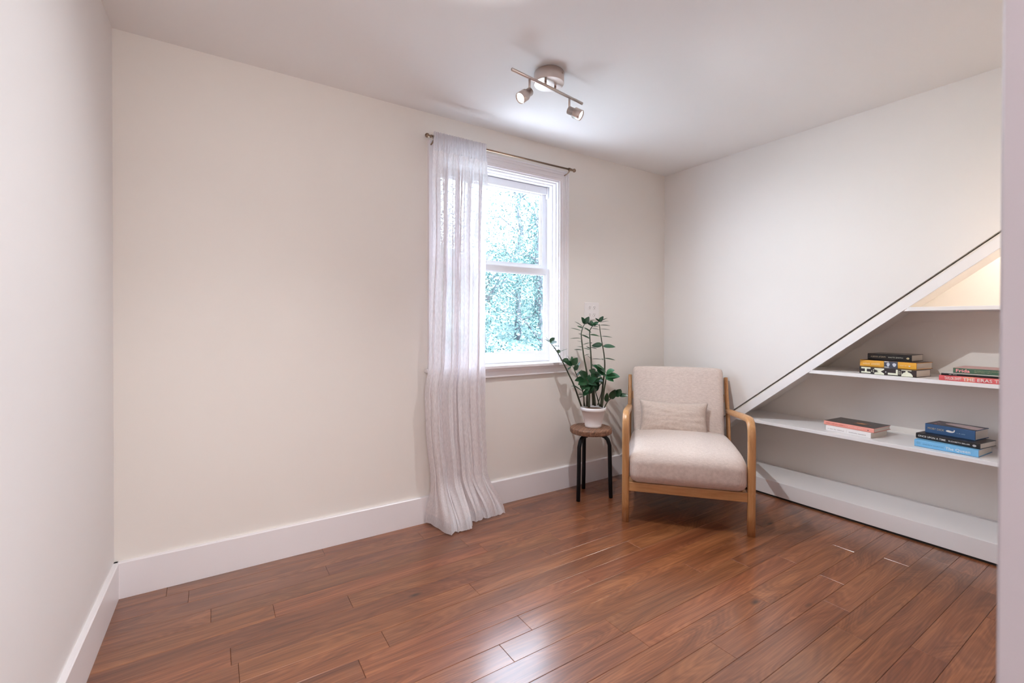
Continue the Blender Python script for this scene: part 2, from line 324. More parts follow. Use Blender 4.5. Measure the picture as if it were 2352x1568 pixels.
# planks, 102 mm wide, running along the window wall
PW = 0.10195; ends = {}
known = {8: [-1.734, -2.75], 9: [-2.153, -0.52], 7: [-2.638, -1.31], 6: [-2.21, -0.9], 10: [-2.30, -1.25], 13: [-2.35, -1.222, -0.42], 14: [-1.64, -0.8], 18: [-1.049, -2.0], 12: [-1.85, -0.786],
         1: [-2.72, -1.45], 2: [-3.18, -2.05], 4: [-2.69, -1.6], 5: [-3.12, -1.75, -0.7], 16: [-1.159, -2.4], 17: [-0.21, -1.5]}
row = 0; y = 1e-9; rows = []
ytop = -1.017 + PW * 10
k = 0; yy = ytop
while yy > -4.45:
    y1 = yy; y0 = yy - PW; idx = round((-1.017 - y1) / PW) + 9 if True else 0
    y1c = min(y1, -0.001); y0c = max(y0, -4.45)
    if y1c - y0c > 0.004:
        e = known.get(idx)
        if not e:
            e = []; x = -3.7 + rnd.uniform(0.1, 0.9)
            while x < 0.3: e.append(x); x += rnd.uniform(0.55, 1.15)
        else:
            e = sorted(e); x = e[0] - rnd.uniform(0.7, 1.1)
            while x > -3.7: e.insert(0, x); x -= rnd.uniform(0.7, 1.1)
            x = e[-1] + rnd.uniform(0.7, 1.1)
            while x < 0.3: e.append(x); x += rnd.uniform(0.7, 1.1)
        xs = [-3.62] + [q for q in e if -3.5 < q < 0.0] + [0.05 if y0c > NY else 0.4]
        for a, b in zip(xs, xs[1:]):
            if b - a < 0.02: continue
            cx, cy = (a + b) / 2, (y0c + y1c) / 2; hx, hy = (b - a) / 2 - 0.0003, (y1c - y0c) / 2 - 0.0003
            bm = bmesh.new(); z1 = rnd.uniform(-0.0005, 0.0)
            v = [bm.verts.new(p) for p in [(-hx, -hy, -.02), (hx, -hy, -.02), (hx, hy, -.02), (-hx, hy, -.02), (-hx, -hy, -.0012), (hx, -hy, -.0012), (hx, hy, -.0012), (-hx, hy, -.0012),
                                             (-hx + .0011, -hy + .0011, 0), (hx - .0011, -hy + .0011, 0), (hx - .0011, hy - .0011, 0), (-hx + .0011, hy - .0011, 0)]]
            bm.faces.new([v[8], v[9], v[10], v[11]])
            for i in range(4):
                j = (i + 1) % 4; bm.faces.new([v[i], v[j], v[4 + j], v[4 + i]]); bm.faces.new([v[4 + i], v[4 + j], v[8 + j], v[8 + i]])
            obj('plank', bm, M['floor'], floor, (cx, cy, z1))
    yy -= PW

bm = bmesh.new(); box(bm, -3.9, 0.6, -4.5, 0.16, H, H + 0.12); obj('ceiling', bm, M['ceil'], kind='structure')
# window wall with its opening
OX0, OX1, OZ0, OZ1 = -2.045, -1.127, 0.885, 2.168
bm = bmesh.new()
box(bm, -3.9, OX0, 0, 0.16, -0.1, H); box(bm, OX1, 0.6, 0, 0.16, -0.1, H); box(bm, OX0, OX1, 0, 0.16, -0.1, OZ0); box(bm, OX0, OX1, 0, 0.16, OZ1, H)
obj('wall_back', bm, M['wall'], kind='structure')
bm = bmesh.new(); prism(bm, [(lx(0), 0), (lx(-4.5), -4.5), (lx(-4.5) - .12, -4.5), (lx(0) - .12, 0)], 2, -0.02, H); obj('wall_left', bm, M['wall_l'], kind='structure')
# doorway wall: a short return at the left, opening, then the long right part whose end we see up close
bm = bmesh.new(); jx = -2.591; ty = NY - 0.13
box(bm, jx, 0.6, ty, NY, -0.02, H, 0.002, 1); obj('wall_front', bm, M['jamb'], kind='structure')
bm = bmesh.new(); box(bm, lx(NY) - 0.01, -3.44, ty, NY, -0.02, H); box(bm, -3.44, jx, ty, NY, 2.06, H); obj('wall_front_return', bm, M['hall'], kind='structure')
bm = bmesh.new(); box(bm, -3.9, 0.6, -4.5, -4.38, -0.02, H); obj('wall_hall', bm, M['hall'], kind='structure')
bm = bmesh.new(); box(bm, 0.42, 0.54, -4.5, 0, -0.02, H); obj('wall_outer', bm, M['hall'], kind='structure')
# stair wall above the slope
G = lambda y: 0.799 * (-y) + 0.054           # lower edge of the wall panel
bm = bmesh.new(); prism(bm, [(0.0, G(0)), (0.0, H), (NY, H), (NY, G(NY))], 0, 0, 0.035); obj('wall_right', bm, M['wall_r'], kind='structure')
# baseboards
def baseprof(): return [(0, 0), (0.018, 0), (0.018, 0.150), (0.014, 0.154), (0, 0.154)]
bm = bmesh.new(); P = [(-t, z) for t, z in baseprof()]; prism(bm, P, 0, lx(0), 0); obj('baseboard_back', bm, M['trim'], kind='structure')
bm = bmesh.new(); A = [bm.verts.new((lx(-0.018) + t, -0.0, z)) for t, z in baseprof()]; B = [bm.verts.new((lx(NY) + t, NY, z)) for t, z in baseprof()]
bm.faces.new(A); bm.faces.new(B[::-1])
for i in range(5): bm.faces.new([A[i], B[i], B[(i + 1) % 5], A[(i + 1) % 5]])
obj('baseboard_left', bm, M['trim'], kind='structure')

# ------------------------------------------------------------------ built-in shelves under the stairs
ND = 0.38
S = lambda y: 0.792 * (-y) + 0.034            # underside of the slope
sh = thing('built_in_bookcase', (0, -1.2, 0), 'white built-in bookcase under the sloping stair wall', 'bookcase'); sh_off = Vector((0, 1.2, 0))
def shp(name, bm, m, **kw):
    bmesh.ops.translate(bm, verts=bm.verts, vec=sh_off); return obj(name, bm, m, sh, **kw)
NE = NY + 0.002
bm = bmesh.new(); box(bm, 0.0, 0.018, NE, -0.09, 0.011, 0.106, 0.001, 1); shp('kick_board', bm, M['shelfw'])
bm = bmesh.new(); box(bm, 0.003, 0.016, NE, -0.09, 0.0, 0.0108); shp('gap_shade_strip', bm, M['dark'])  # near-black strip paints the shade in the gap under the kick board
bm = bmesh.new(); box(bm, 0.0185, ND, NE, -0.09, 0.088, 0.1055); shp('bottom_panel', bm, M['shelfw'])
for z in (0.50, 0.877, 1.26):
    bm = bmesh.new(); yl0 = -(z - 0.054 + 0.083) / 0.799 + 0.03; yl1 = -(z - 0.034) / 0.792
    prism(bm, [(0.001, NE), (0.001, yl0 - .03), (0.02, yl1), (ND, yl1), (ND, NE)], 2, z - 0.021, z)
    bmesh.ops.bevel(bm, geom=[e for e in bm.edges if e.verts[0].co.x < .002 and e.verts[1].co.x < .002], offset=0.0015, segments=1, affect='EDGES')
    shp('shelf', bm, M['shelfw'])
bm = bmesh.new(); prism(bm, [(-0.05, 0.1), (NE, 0.1), (NE, S(NE)), (-0.05, S(-0.05) + 0.03)], 0, ND, ND + 0.012); shp('back_panel', bm, M['backp'])
bm = bmesh.new(); prism(bm, [(0.0, S(0)), (NE, S(NE)), (NE, S(NE) + 0.02), (0.0, S(0) + 0.02)], 0, 0.02, ND); shp('sloping_soffit', bm, M['backp'])
bm = bmesh.new(); prism(bm, [(-0.02, G(-.02) - 0.083), (NE, G(NE) - 0.083), (NE, G(NE) - 0.024), (-0.02, G(-.02) - 0.024)], 0, 0.002, 0.02); shp('sloping_trim', bm, M['shelfw'])
bm = bmesh.new(); prism(bm, [(-0.02, G(-.02) - 0.025), (NE, G(NE) - 0.025), (NE, G(NE) - 0.009), (-0.02, G(-.02) - 0.009)], 0, 0.012, 0.026); shp('shadow_strip', bm, M['wall'])  # wall-coloured strip stands for the shadow of the panel edge on the trim
bm = bmesh.new(); prism(bm, [(-0.02, G(-.02) - 0.02), (NE, G(NE) - 0.02), (NE, G(NE) + 0.02), (-0.02, G(-.02) + 0.02)], 0, 0.0355, 0.045); shp('gap_shade_backing', bm, M['dark'])  # near-black board painted in as the shade inside the wall gap
bm = bmesh.new(); box(bm, ND - 0.018, ND, NE, -(1.185 - .034) / .792, 1.185, 1.2385); shp('cleat', bm, M['backp'])

bm = bmesh.new(); lathe(bm, [(0, 0), (.034, 0), (.034, -.010), (.030, -.014), (0, -.014)], 28, (.20, -2.24, S(-2.24) - .004), (0, .62, .785)); shp('cell_fill_puck', bm, M['plate'])  # unseen fixture added to carry the fill light of the top cell
pk = lamp('cell_fill_light', 'SPOT', (.20, -2.20, 1.745), 16.0, (1.0, 0.94, 0.87), spot_size=math.radians(175), spot_blend=0.4, shadow_soft_size=0.03); aim(pk, (0, .45, -.9))  # unseen light added to brighten the top shelf cell

# ------------------------------------------------------------------ window
win = thing('window_1', (-1.586, 0, 0.9), kind='structure'); wo = Vector((1.586, 0, -0.9))
def wp(name, bm, m, parent=None, **kw):
    bmesh.ops.translate(bm, verts=bm.verts, vec=wo); return obj(name, bm, m, parent or win, **kw)
CX0, CX1, CZ1 = -2.115, -1.057, 2.236; IX0, IX1 = -2.045, -1.127; IZ1 = 2.166; SZ = 0.90
def ringframe(bm, x0, x1, z0, z1, t, y0, y1, bottom=True, tt=None, tb=None):
    tt = tt or t; tb = tb or t
    box(bm, x0, x0 + t, y0, y1, z0, z1); box(bm, x1 - t, x1, y0, y1, z0, z1); box(bm, x0 + t, x1 - t, y0, y1, z1 - tt, z1)
    if bottom: box(bm, x0 + t, x1 - t, y0, y1, z0, z0 + tb)
def mitre(bm, o, i, y0, y1):
    """three-sided mitred casing between outer (x0,x1,z1) and inner (x0,x1,z1) rectangles"""
    (a, b, c), (d, e, f) = o, i
    prism(bm, [(a, SZ), (a, c), (d, f), (d, SZ)], 1, y0, y1); prism(bm, [(b, c), (b, SZ), (e, SZ), (e, f)], 1, y0, y1); prism(bm, [(a, c), (b, c), (e, f), (d, f)], 1, y0, y1)
bm = bmesh.new(); mitre(bm, (CX0, CX1, CZ1), (CX0 + .010, CX1 - .010, CZ1 - .010), -0.024, 0); mitre(bm, (CX0 + .010, CX1 - .010, CZ1 - .010), (CX0 + .026, CX1 - .026, CZ1 - .026), -0.019, 0)
mitre(bm, (CX0 + .026, CX1 - .026, CZ1 - .026), (CX0 + .052, CX1 - .052, CZ1 - .052), -0.015, 0); mitre(bm, (CX0 + .052, CX1 - .052, CZ1 - .052), (IX0, IX1, IZ1), -0.010, 0)
wp('casing', bm, M['trim'])
bm = bmesh.new(); box(bm, CX0 - 0.02, CX1 + 0.02, -0.045, 0.0, SZ - 0.022, SZ, 0.005, 2); box(bm, IX0, IX1, 0.0, 0.155, SZ - 0.015, SZ); wp('window_stool', bm, M['trim'])
bm = bmesh.new(); box(bm, CX0, CX1, -0.014, 0, 0.822, SZ - 0.022); box(bm, CX0, CX1, -0.020, 0, 0.858, SZ - 0.022, 0.003, 1); box(bm, CX0, CX1, -0.018, 0, 0.822, 0.834, 0.002, 1); wp('apron', bm, M['trim'])
# nested jamb steps
bm = bmesh.new()
ringframe(bm, IX0, IX1, SZ, IZ1, 0.010, 0.0, 0.155, False); ringframe(bm, IX0 + .010, IX1 - .010, SZ, IZ1 - .010, 0.009, 0.02, 0.155, False)
ringframe(bm, IX0 + .019, IX1 - .019, SZ, IZ1 - .019, 0.008, 0.050, 0.0805, False); ringframe(bm, IX0 + .019, IX1 - .019, SZ, IZ1 - .019, 0.004, 0.09, 0.155, False)
wp('jamb', bm, M['win'])
MX = -1.586
def sash(name, x0, x1, z0, z1, y0, ts, tr_top, tr_bot):
    bm = bmesh.new(); y1 = y0 + 0.034
    ringframe(bm, x0, x1, z0, z1, ts, y0, y1, True, tr_top, tr_bot)
    ringframe(bm, x0 + ts, x1 - ts, z0 + tr_bot, z1 - tr_top, 0.008, y0 + 0.008, y1 - .008, True)
    s = wp(name, bm, M['win'])
    bm = bmesh.new(); yc = y0 + 0.016; xs = (x0 + ts, x1 - ts); zs = (z0 + tr_bot, z1 - tr_top)
    f = [bm.verts.new(p) for p in ((xs[0], yc, zs[0]), (xs[1], yc, zs[0]), (xs[1], yc, zs[1]), (xs[0], yc, zs[1]))]; bm.faces.new(f)
    bmesh.ops.translate(bm, verts=bm.verts, vec=wo); obj('pane', bm, M['glass'], s); return s
lower = sash('lower_sash', IX0 + .019, IX1 - .019, SZ + 0.002, 1.555, 0.081, 0.034, 0.038, 0.062)
upper = sash('upper_sash', IX0 + .023, IX1 - .023, 1.545, IZ1 - .024, 0.118, 0.040, 0.050, 0.036)
bm = bmesh.new(); box(bm, IX0 + .027, IX1 - .027, 0.100, 0.117, 2.092, IZ1 - 0.027); box(bm, -1.160, -1.150, 0.09, 0.117, 2.06, 2.14, .002, 1); wp('head_stop', bm, M['win'])
bm = bmesh.new(); box(bm, -1.722, -1.672, 0.083, 0.106, 1.555, 1.566, 0.003, 2); box(bm, -1.735, -1.705, 0.086, 0.100, 1.566, 1.583, 0.003, 2); box(bm, -1.708, -1.668, 0.085, 0.093, 1.566, 1.576, 0.002, 1); wp('sash_lock', bm, M['bronze'])

# ------------------------------------------------------------------ curtain rod and curtain
RZ, RY = 2.237, -0.07
rod = thing('curtain_rod', (-1.6, RY, RZ), 'slim brass curtain rod with round finials above the window', 'curtain rod')
bm = bmesh.new(); tube(bm, [(-0.53, 0, 0), (0.535, 0, 0)], 0.0062, 14); obj('rod', bm, M['brass'], rod, smooth=True)
for s, xe in ((-1, -0.515), (1, 0.518)):
    bm = bmesh.new(); lathe(bm, [(0, 0), (.009, 0), (.009, .010), (.0065, .012), (.0065, .020), (.010, .023), (.0125, .028), (.0125, .034), (.009, .040), (.004, .043), (0, .0435)], 18, (xe - s * 0.022 + s * .022, 0, 0), (s, 0, 0))
    bmesh.ops.translate(bm, verts=bm.verts, vec=(0, 0, 0)); obj('finial', bm, M['brass'], rod, smooth=True)
    bm = bmesh.new(); xb = xe - s * 0.012
    tube(bm, smoothpath([(xb, 0.066, -0.028), (xb, 0.03, -0.026), (xb, 0.006, -0.016), (xb, 0, -0.008)]), 0.0042, 10); box(bm, xb - .009, xb + .009, 0.062, 0.0685, -0.045, -0.008, .002, 1)
    lathe(bm, [(0, -.006), (.0105, -.006), (.0105, .006), (0, .006)], 16, (xb, 0, 0), (1, 0, 0)); obj('bracket', bm, M['brass'], rod)

cur = thing('curtain', (-1.95, RY, 0), 'crinkled white sheer curtain gathered over the left half of the window', 'curtain')
NU, NV = 300, 150
def lerp(a, b, t): return a + (b - a) * t
def sst(a, b, x): t = max(0, min(1, (x - a) / (b - a))); return t * t * (3 - 2 * t)
def curtain_pt(u, v):
    """u 0..1 left to right, v 0 (top) .. 1 (floor end)"""
    z = 2.262 * (1 - v)
    h = z
    xl = -2.106 - 0.012 * sst(2.1, 1.2, h) + .006 * math.sin(h * 5) ; xr = -1.764 - 0.018 * sst(2.2, 1.6, h) 
    xl += -0.03 * sst(0.95, .75, h) * (1 - sst(.55, .2, h)) ; xr += 0.018 * sst(.7, .3, h) + 0.085 * sst(.28, 0.0, h); xl -= 0.012 * sst(.2, 0, h)
    x = lerp(xl, xr, u)
    drift = 0.022 * noise.noise(Vector((u * 3, h * 1.3, 0))) + .006 * noise.noise(Vector((u * 10, h * 3.5, 4)))
    uu = u + drift * sst(0, .12, v) * .9
    fold = 0.020 * math.sin(uu * 2 * PI * 4.5 + 0.8) + 0.0145 * math.sin(uu * 2 * PI * 10.3 + 1.1 + .6 * math.sin(h * 1.1)) + 0.0042 * math.sin(uu * 2 * PI * 22.7 + .5 * math.sin(h * 2.3)) + .0014 * math.sin(uu * 2 * PI * 47 + .8 * math.sin(h * 3.1))
    amp = lerp(0.42, 1.0, sst(2.23, 1.9, h)) * lerp(1, .30, sst(.12, .0, h))
    y = RY - 0.012 + fold * amp
    x += (0.0085 * math.sin(2 * (uu * 2 * PI * 10.3 + 1.1 + .6 * math.sin(h * 1.1))) + .012 * math.sin(uu * 2 * PI * 4.5 + 2.2 + .3 * math.sin(h * 1.7))) * sst(2.2, 2.0, h) * (.35 + .65 * sst(0, .25, h)) * min(1, u * 8, (1 - u) * 8)
    if h > 2.14:                                    # rod pocket: tight small gathers around the rod
        k = sst(2.14, 2.2, h); g2 = 0.0065 * math.sin(uu * 2 * PI * 31) + .004 * math.sin(uu * 2 * PI * 19 + 2)
        y = lerp(y, RY - 0.0135 + g2, k)
    if 0.84 < h < .93: y -= 0
    crink = 0.004 * noise.noise(Vector((u * 26, h * 9, 1))) + .0022 * noise.noise(Vector((u * 60, h * 26, 3)))
    y += crink * sst(0.02, .1, v)
    # hem spreading out onto the floor
    toe = 0.16 * sst(.05, .14, u) * (1 - sst(.42, .50, u)) + 0.085 * sst(.42, .52, u)
    out = sst(.30, 0.0, h) ** 1.6
    y -= toe * out; 
    if u < .06: y += 0.05 * (1 - u / .06) * out
    x += (-.012 if u < .45 else .0) * out
    y = min(y, -0.0245 if h < .17 else -0.003)
    if SZ - .07 < h < CZ1 + .02: y = min(y, -0.048 if h < SZ + .02 else -0.027)
    z = z + (0.004 if h < .01 else 0) + 0.002
    z += .006 * max(0, math.sin(u * 40)) * (1 if h < .004 else 0)
    return Vector((x, y, z))
cols = [i / NU for i in range(NU + 1)]
rowsv = [j / NV for j in range(NV + 1)]
def curtain_part(name, v0, v1, m):
    bm = bmesh.new(); rs = [v for v in rowsv if v0 - 1e-6 <= v <= v1 + 1e-6]; prev = None
    for v in rs:
        r = [bm.verts.new(curtain_pt(u, v) - Vector((-1.95, RY, 0))) for u in cols]
        if prev:
            for i in range(NU): bm.faces.new([prev[i], prev[i + 1], r[i + 1], r[i]])
        prev = r
    return obj(name, bm, m, cur, smooth=True)
vt = round((2.262 - 2.16) / 2.262 * NV) / NV; vh = round((2.262 - .055) / 2.262 * NV) / NV
curtain_part('rod_pocket', 0, vt, M['hem']); curtain_part('sheer_panel', vt, vh, M['curtain']); curtain_part('hem', vh, 1, M['hem'])

# ------------------------------------------------------------------ track light
bx, by = -1.780, -0.728
tl = thing('track_light', (bx, by, H), 'brushed nickel two-head track light on the ceiling', 'ceiling light')
bm = bmesh.new(); lathe(bm, [(0, 0), (.072, 0), (.074, -.004), (.074, -.053), (.0725, -.056), (0, -.057)], 48); can = obj('canopy', bm, M['nickel'], tl, smooth=True)
for p_ in can.data.polygons: p_.use_smooth = abs(p_.normal.z) < .5
RA = Vector((-2.029 - bx, -0.777 - by, -0.079)); RB = Vector((-1.544 - bx, -0.706 - by, -0.079)); rdir = (RB - RA).normalized()
bm = bmesh.new(); tube(bm, [RA, RB], 0.0072, 14); obj('rail', bm, M['nickel'], tl, smooth=True)
for k in (-.032, .036):
    bm = bmesh.new(); c = Vector((0, -.009, 0)) + rdir * k; tube(bm, [c + Vector((0, 0, -.056)), c + Vector((0, 0, -.080))], 0.006, 10); obj('post', bm, M['dark'] if False else M['nickel'], tl, smooth=True)
bm = bmesh.new(); lathe(bm, [(0, 0), (.004, 0), (.004, .004), (.002, .006), (0, .006)], 12, (0.030, -0.067, -.02), (0.4, -.9, 0)); obj('screw', bm, M['nickel'], tl, smooth=True)
camr = Vector((0.839, -0.545, 0)); camf = Vector((0.545, 0.839, 0))
for fr, d, cone, dn in ((0.225, -camr * .60 - camf * .42 + Vector((0, 0, -.60)), 150, -.35), (0.795, camr * .80 - camf * .30 + Vector((0, 0, -.52)), 165, -.9)):
    d = d.normalized(); top = RA.lerp(RB, fr)
    bm = bmesh.new(); tube(bm, [top + Vector((0, 0, .004)), top + Vector((0, 0, -.062))], 0.0056, 10); arm = obj('stem', bm, M['nickel'], tl, smooth=True)
    base = top + Vector((0, 0, -.066)) - d * .006
    bm = bmesh.new(); lathe(bm, [(0, 0), (.017, 0), (.0192, .002), (.0192, .034), (.0240, .035), (.0262, .037), (.0262, .077), (.0252, .078), (.0230, .078), (.0225, .0705), (0, .0705)], 40, base, d)
    hd = obj('lamp_head', bm, M['nickel'], tl)
    for p_ in hd.data.polygons: p_.use_smooth = abs(p_.normal.dot(d)) < .35
    bm = bmesh.new(); lathe(bm, [(0, .0725), (.010, .0735), (.0215, .0725), (.0215, .071)], 32, base, d); obj('bulb', bm, M['bulb'], hd)
    tip = Vector((bx, by, H)) + base + d * .088
    sp = lamp('track_spot', 'SPOT', tip, HEAD_POWER, (0.93, 0.965, 1.0), spot_size=math.radians(cone), spot_blend=1.0, shadow_soft_size=0.008)
    aim(sp, (-camf * .9 - camr * .12 + Vector((0, 0, -.85))) if fr < .5 else d + Vector((0, 0, dn)))
    if fr < .5: sp.data.energy = HEAD_POWER * 0.85

# ------------------------------------------------------------------ outlet
ox, oz = -0.821, 1.259
ou = thing('wall_outlet', (ox, 0, oz), 'white four-socket wall outlet plate beside the window', 'outlet')
bm = bmesh.new(); box(bm, -.070, .070, -.0065, 0, -.064, .064, .003, 2); obj('plate', bm, M['plate'], ou)
for sx in (-.023, .023):
    for sz in (-.026, .026):
        bm = bmesh.new(); lathe(bm, [(0, 0), (.0165, 0), (.0165, .002), (.0155, .003), (0, .003)], 24, (sx, -.0065, sz), (0, -1, 0)); so = obj('socket', bm, M['plate'], ou)
        bm = bmesh.new(); box(bm, sx - .0075, sx - .0055, -.0100, -.0094, sz, sz + .009); box(bm, sx + .0050, sx + .0070, -.0100, -.0094, sz + .001, sz + .008)
        lathe(bm, [(0, 0), (.0028, 0), (.0028, .0006), (0, .0006)], 10, (sx, -.0094, sz - .007), (0, -1, 0)); obj('slots', bm, M['slot'], so)

# ------------------------------------------------------------------ stool
stx, sty = -1.022, -0.218
st = thing('round_stool', (stx, sty, 0), 'round dark wood stool with three black metal legs, under the potted plant', 'stool', rz=0)
bm = bmesh.new(); lathe(bm, [(0, .430), (.134, .430), (.1385, .434), (.140, .440), (.140, .457), (.138, .463), (.134, .466), (0, .466)], 56); so = obj('seat', bm, M['stoolwood'], st); so.rotation_euler = (0, 0, 0.6)
for a in ((-.136, -.029), (.086, -.099), (.049, .127)):
    d = Vector((a[0], a[1], 0)); n = d.normalized(); r = d.length
    bm = bmesh.new(); pts = [n * r, n * (r - .006) + Vector((0, 0, .33))]
    arc = [(r - .010, .375), (r - .020, .402), (r - .037, .420), (r - .058, .4285), (r - .09, .4285)]
    path = [n * (r + .002) + Vector((0, 0, .0))] + [n * (r - .007 * t) + Vector((0, 0, .35 * t)) for t in (.3, .6, 1)] + [n * q + Vector((0, 0, z - .0135)) for q, z in arc]
    tube(bm, path, 0.0132, 14); bm.verts.ensure_lookup_table(); obj('leg', bm, M['blackmetal'], st, smooth=True)

# ------------------------------------------------------------------ potted plant
pc = Vector((stx, sty, 0)) + camr * 0.016 + camf * 0.006
pl = thing('potted_plant', (pc.x, pc.y, 0.466), 'dark green leafy houseplant in a white pot on the round stool', 'plant')
bm = bmesh.new(); lathe(bm, [(0, 0), (.052, 0), (.055, .003), (.0575, .014), (.0565, .017), (.080, .112), (.0835, .113), (.0855, .120), (.0865, .136), (.084, .137), (.0815, .136), (.078, .118), (0, .118)], 48); obj('pot', bm, M['pot'], pl, smooth=True)
bm = bmesh.new(); lathe(bm, [(0, .124), (.04, .126), (.0785, .120)], 32)
for v in bm.verts: v.co.z += .003 * noise.noise(v.co * 60)
obj('soil', bm, M['soil'], pl)
KS = 1 / 341.0
def PP(x, y, dz=0.0):    # a spot given in steps of 1/341 m right of and above the pot rim
    return camr * ((x - 1360) * KS) + Vector((0, 0, 0.136 + (940 - y) * KS)) + camf * dz
def leaf_bm(bm, base, d, L, Wd, nrm, fold=0.22, curl=0.25):
    d = Vector(d).normalized(); side = d.cross(Vector(nrm)).normalized(); nn = side.cross(d).normalized(); n = 7; prev = None
    for i in range(n + 1):
        t = i / n; wv_ = Wd * (math.sin(PI * t ** 0.8) ** .75 if 0 < t < 1 else 0.04 * (1 - t)); c = Vector(base) + d * L * t - nn * curl * L * t * t
        a = bm.verts.new(c - side * wv_ / 2 + nn * wv_ * fold); b = bm.verts.new(c); e = bm.verts.new(c + side * wv_ / 2 + nn * wv_ * fold)
        if prev: bm.faces.new([prev[0], prev[1], b, a]); bm.faces.new([prev[1], prev[2], e, b])
        prev = (a, b, e)
def stem(pts, r0, leaves, depth=0.0, bright=False, dz0=0.0):
    P3 = [PP(x, y, lerp(dz0, depth, i / (len(pts) - 1))) for i, (x, y) in enumerate(pts)]; P3[0].z -= .012
    path = smoothpath(P3, 6); n = len(path); bm = bmesh.new(); tube(bm, path, [r0 * (1 - .62 * i / (n - 1)) for i in range(n)], 8); so = obj('stem', bm, M['stem'], pl, smooth=True)
    for (tx, ty, ex, ey, wd, tz) in leaves:      # from (tx,ty) on the stem to tip (ex,ey), width in the same steps, tz depth of the tip
        A = PP(tx, ty, depth * max(0, min(1, (940 - ty) / max(1, 940 - pts[-1][1])))); B = PP(ex, ey, depth + tz); d = B - A
        bm = bmesh.new(); L = d.length
        roll = rnd.uniform(-.25, .25)
        nrm = (Vector((0, 0, 1)) * (.55) - camf * .85 + camr * roll) if wd > 9 else (Vector((0, 0, 1)) * .95 - camf * .32 + camr * roll)
        leaf_bm(bm, A, d, L * 1.03, wd * KS, nrm, .12, rnd.uniform(.02, .12)); obj('leaf', bm, M['leafb'] if bright else M['leaf'], so, smooth=True, norecalc=True)
Z = lambda zx, zy: (1220 + zx / 3.135, 680 + zy / 3.135)
def LV(lst): return [(*Z(a, b), *Z(c, d), w_ / 3.135, t) for a, b, c, d, w_, t in lst]
stem([Z(352, 798), Z(300, 665), Z(265, 590), Z(205, 470), Z(160, 395), Z(120, 345)], .0062, LV([
    (118, 340, 82, 298, 20, -.03), (120, 345, 155, 312, 34, .0), (125, 352, 165, 340, 30, -.04), (118, 345, 88, 322, 16, .03), (140, 375, 188, 370, 20, -.02), (150, 385, 158, 392, 18, .05),
    (178, 425, 240, 385, 16, -.03), (175, 425, 200, 400, 30, .05), (218, 488, 262, 463, 34, .05), (225, 490, 268, 468, 20, -.05), (250, 548, 280, 522, 18, .03), (290, 655, 350, 690, 12, -.03), (300, 665, 275, 665, 10, .02), (325, 725, 372, 725, 14, .0), (335, 750, 366, 735, 12, .02)]), -.02)
stem([Z(392, 800), Z(395, 600), Z(370, 450), Z(352, 300), Z(362, 245), Z(378, 212)], .0068, LV([
    (378, 212, 350, 165, 34, -.03), (378, 212, 410, 160, 36, .0), (378, 214, 440, 178, 26, -.04), (376, 216, 400, 185, 30, .03), (366, 236, 305, 195, 26, -.02), (362, 245, 330, 225, 20, .05), (356, 265, 275, 241, 20, -.02), (372, 240, 420, 270, 24, -.04),
    (352, 292, 412, 318, 26, -.04), (352, 292, 340, 280, 14, .05), (352, 318, 270, 314, 12, -.02), (356, 345, 330, 338, 8, .05), (360, 404, 298, 398, 22, -.02), (364, 390, 415, 398, 18, -.05), (366, 384, 328, 380, 18, .05), (374, 445, 405, 430, 14, -.03)]), .02)
stem([Z(438, 790), Z(430, 640), Z(425, 480), Z(415, 300), Z(418, 260), Z(440, 225)], .0066, LV([
    (440, 225, 395, 205, 30, -.03), (440, 225, 478, 198, 30, -.02), (438, 228, 430, 185, 30, .03), (432, 235, 472, 232, 22, -.05), (424, 245, 474, 248, 18, -.03), (420, 262, 378, 245, 18, .03), (416, 292, 478, 298, 26, -.04), (416, 292, 395, 286, 16, .05),
    (416, 352, 365, 362, 12, -.02), (418, 350, 438, 352, 18, .04), (420, 384, 465, 392, 14, -.03), (422, 396, 395, 378, 12, .02), (428, 474, 395, 442, 22, -.03), (430, 470, 505, 466, 14, -.03), (430, 560, 468, 545, 30, .03), (434, 575, 476, 568, 20, -.04), (430, 520, 470, 530, 34, .05)]), .035)
stem([Z(493, 802), Z(510, 640), Z(520, 540), Z(515, 440), Z(492, 310), Z(478, 215)], .0068, LV([
    (478, 200, 446, 168, 28, -.03), (478, 198, 505, 158, 30, -.01), (480, 196, 536, 168, 16, .0), (480, 204, 538, 186, 12, -.03), (480, 222, 550, 220, 14, -.03), (481, 225, 440, 210, 20, .04), (484, 250, 552, 250, 14, -.02), (486, 256, 440, 248, 12, .03),
    (492, 302, 565, 306, 16, -.03), (492, 305, 440, 290, 14, .04), (506, 372, 580, 374, 34, -.05), (504, 365, 430, 372, 44, .03), (516, 462, 586, 466, 18, -.03), (516, 466, 492, 462, 26, -.05)]), -.01)
stem([Z(512, 802), Z(540, 765), Z(570, 742), Z(605, 728), Z(628, 718)], .0040, LV([
    (528, 775, 526, 706, 34, -.01), (556, 752, 578, 680, 48, -.03), (590, 732, 618, 678, 50, -.02), (600, 730, 640, 690, 36, .03), (612, 722, 664, 718, 34, -.03), (640, 712, 672, 708, 6, .0)]), -.05, dz0=-.03)
stem([Z(372, 798), Z(366, 720), Z(325, 605), Z(300, 545), Z(286, 515)], .0046, LV([
    (286, 515, 248, 440, 22, -.02), (286, 515, 212, 468, 44, -.05), (286, 512, 318, 458, 50, -.02), (286, 508, 285, 450, 26, .02), (300, 545, 326, 512, 36, -.03), (305, 555, 342, 488, 26, .0), (318, 590, 358, 545, 18, .02), (322, 598, 345, 560, 22, -.02), (366, 720, 330, 712, 12, -.02)]), .0)
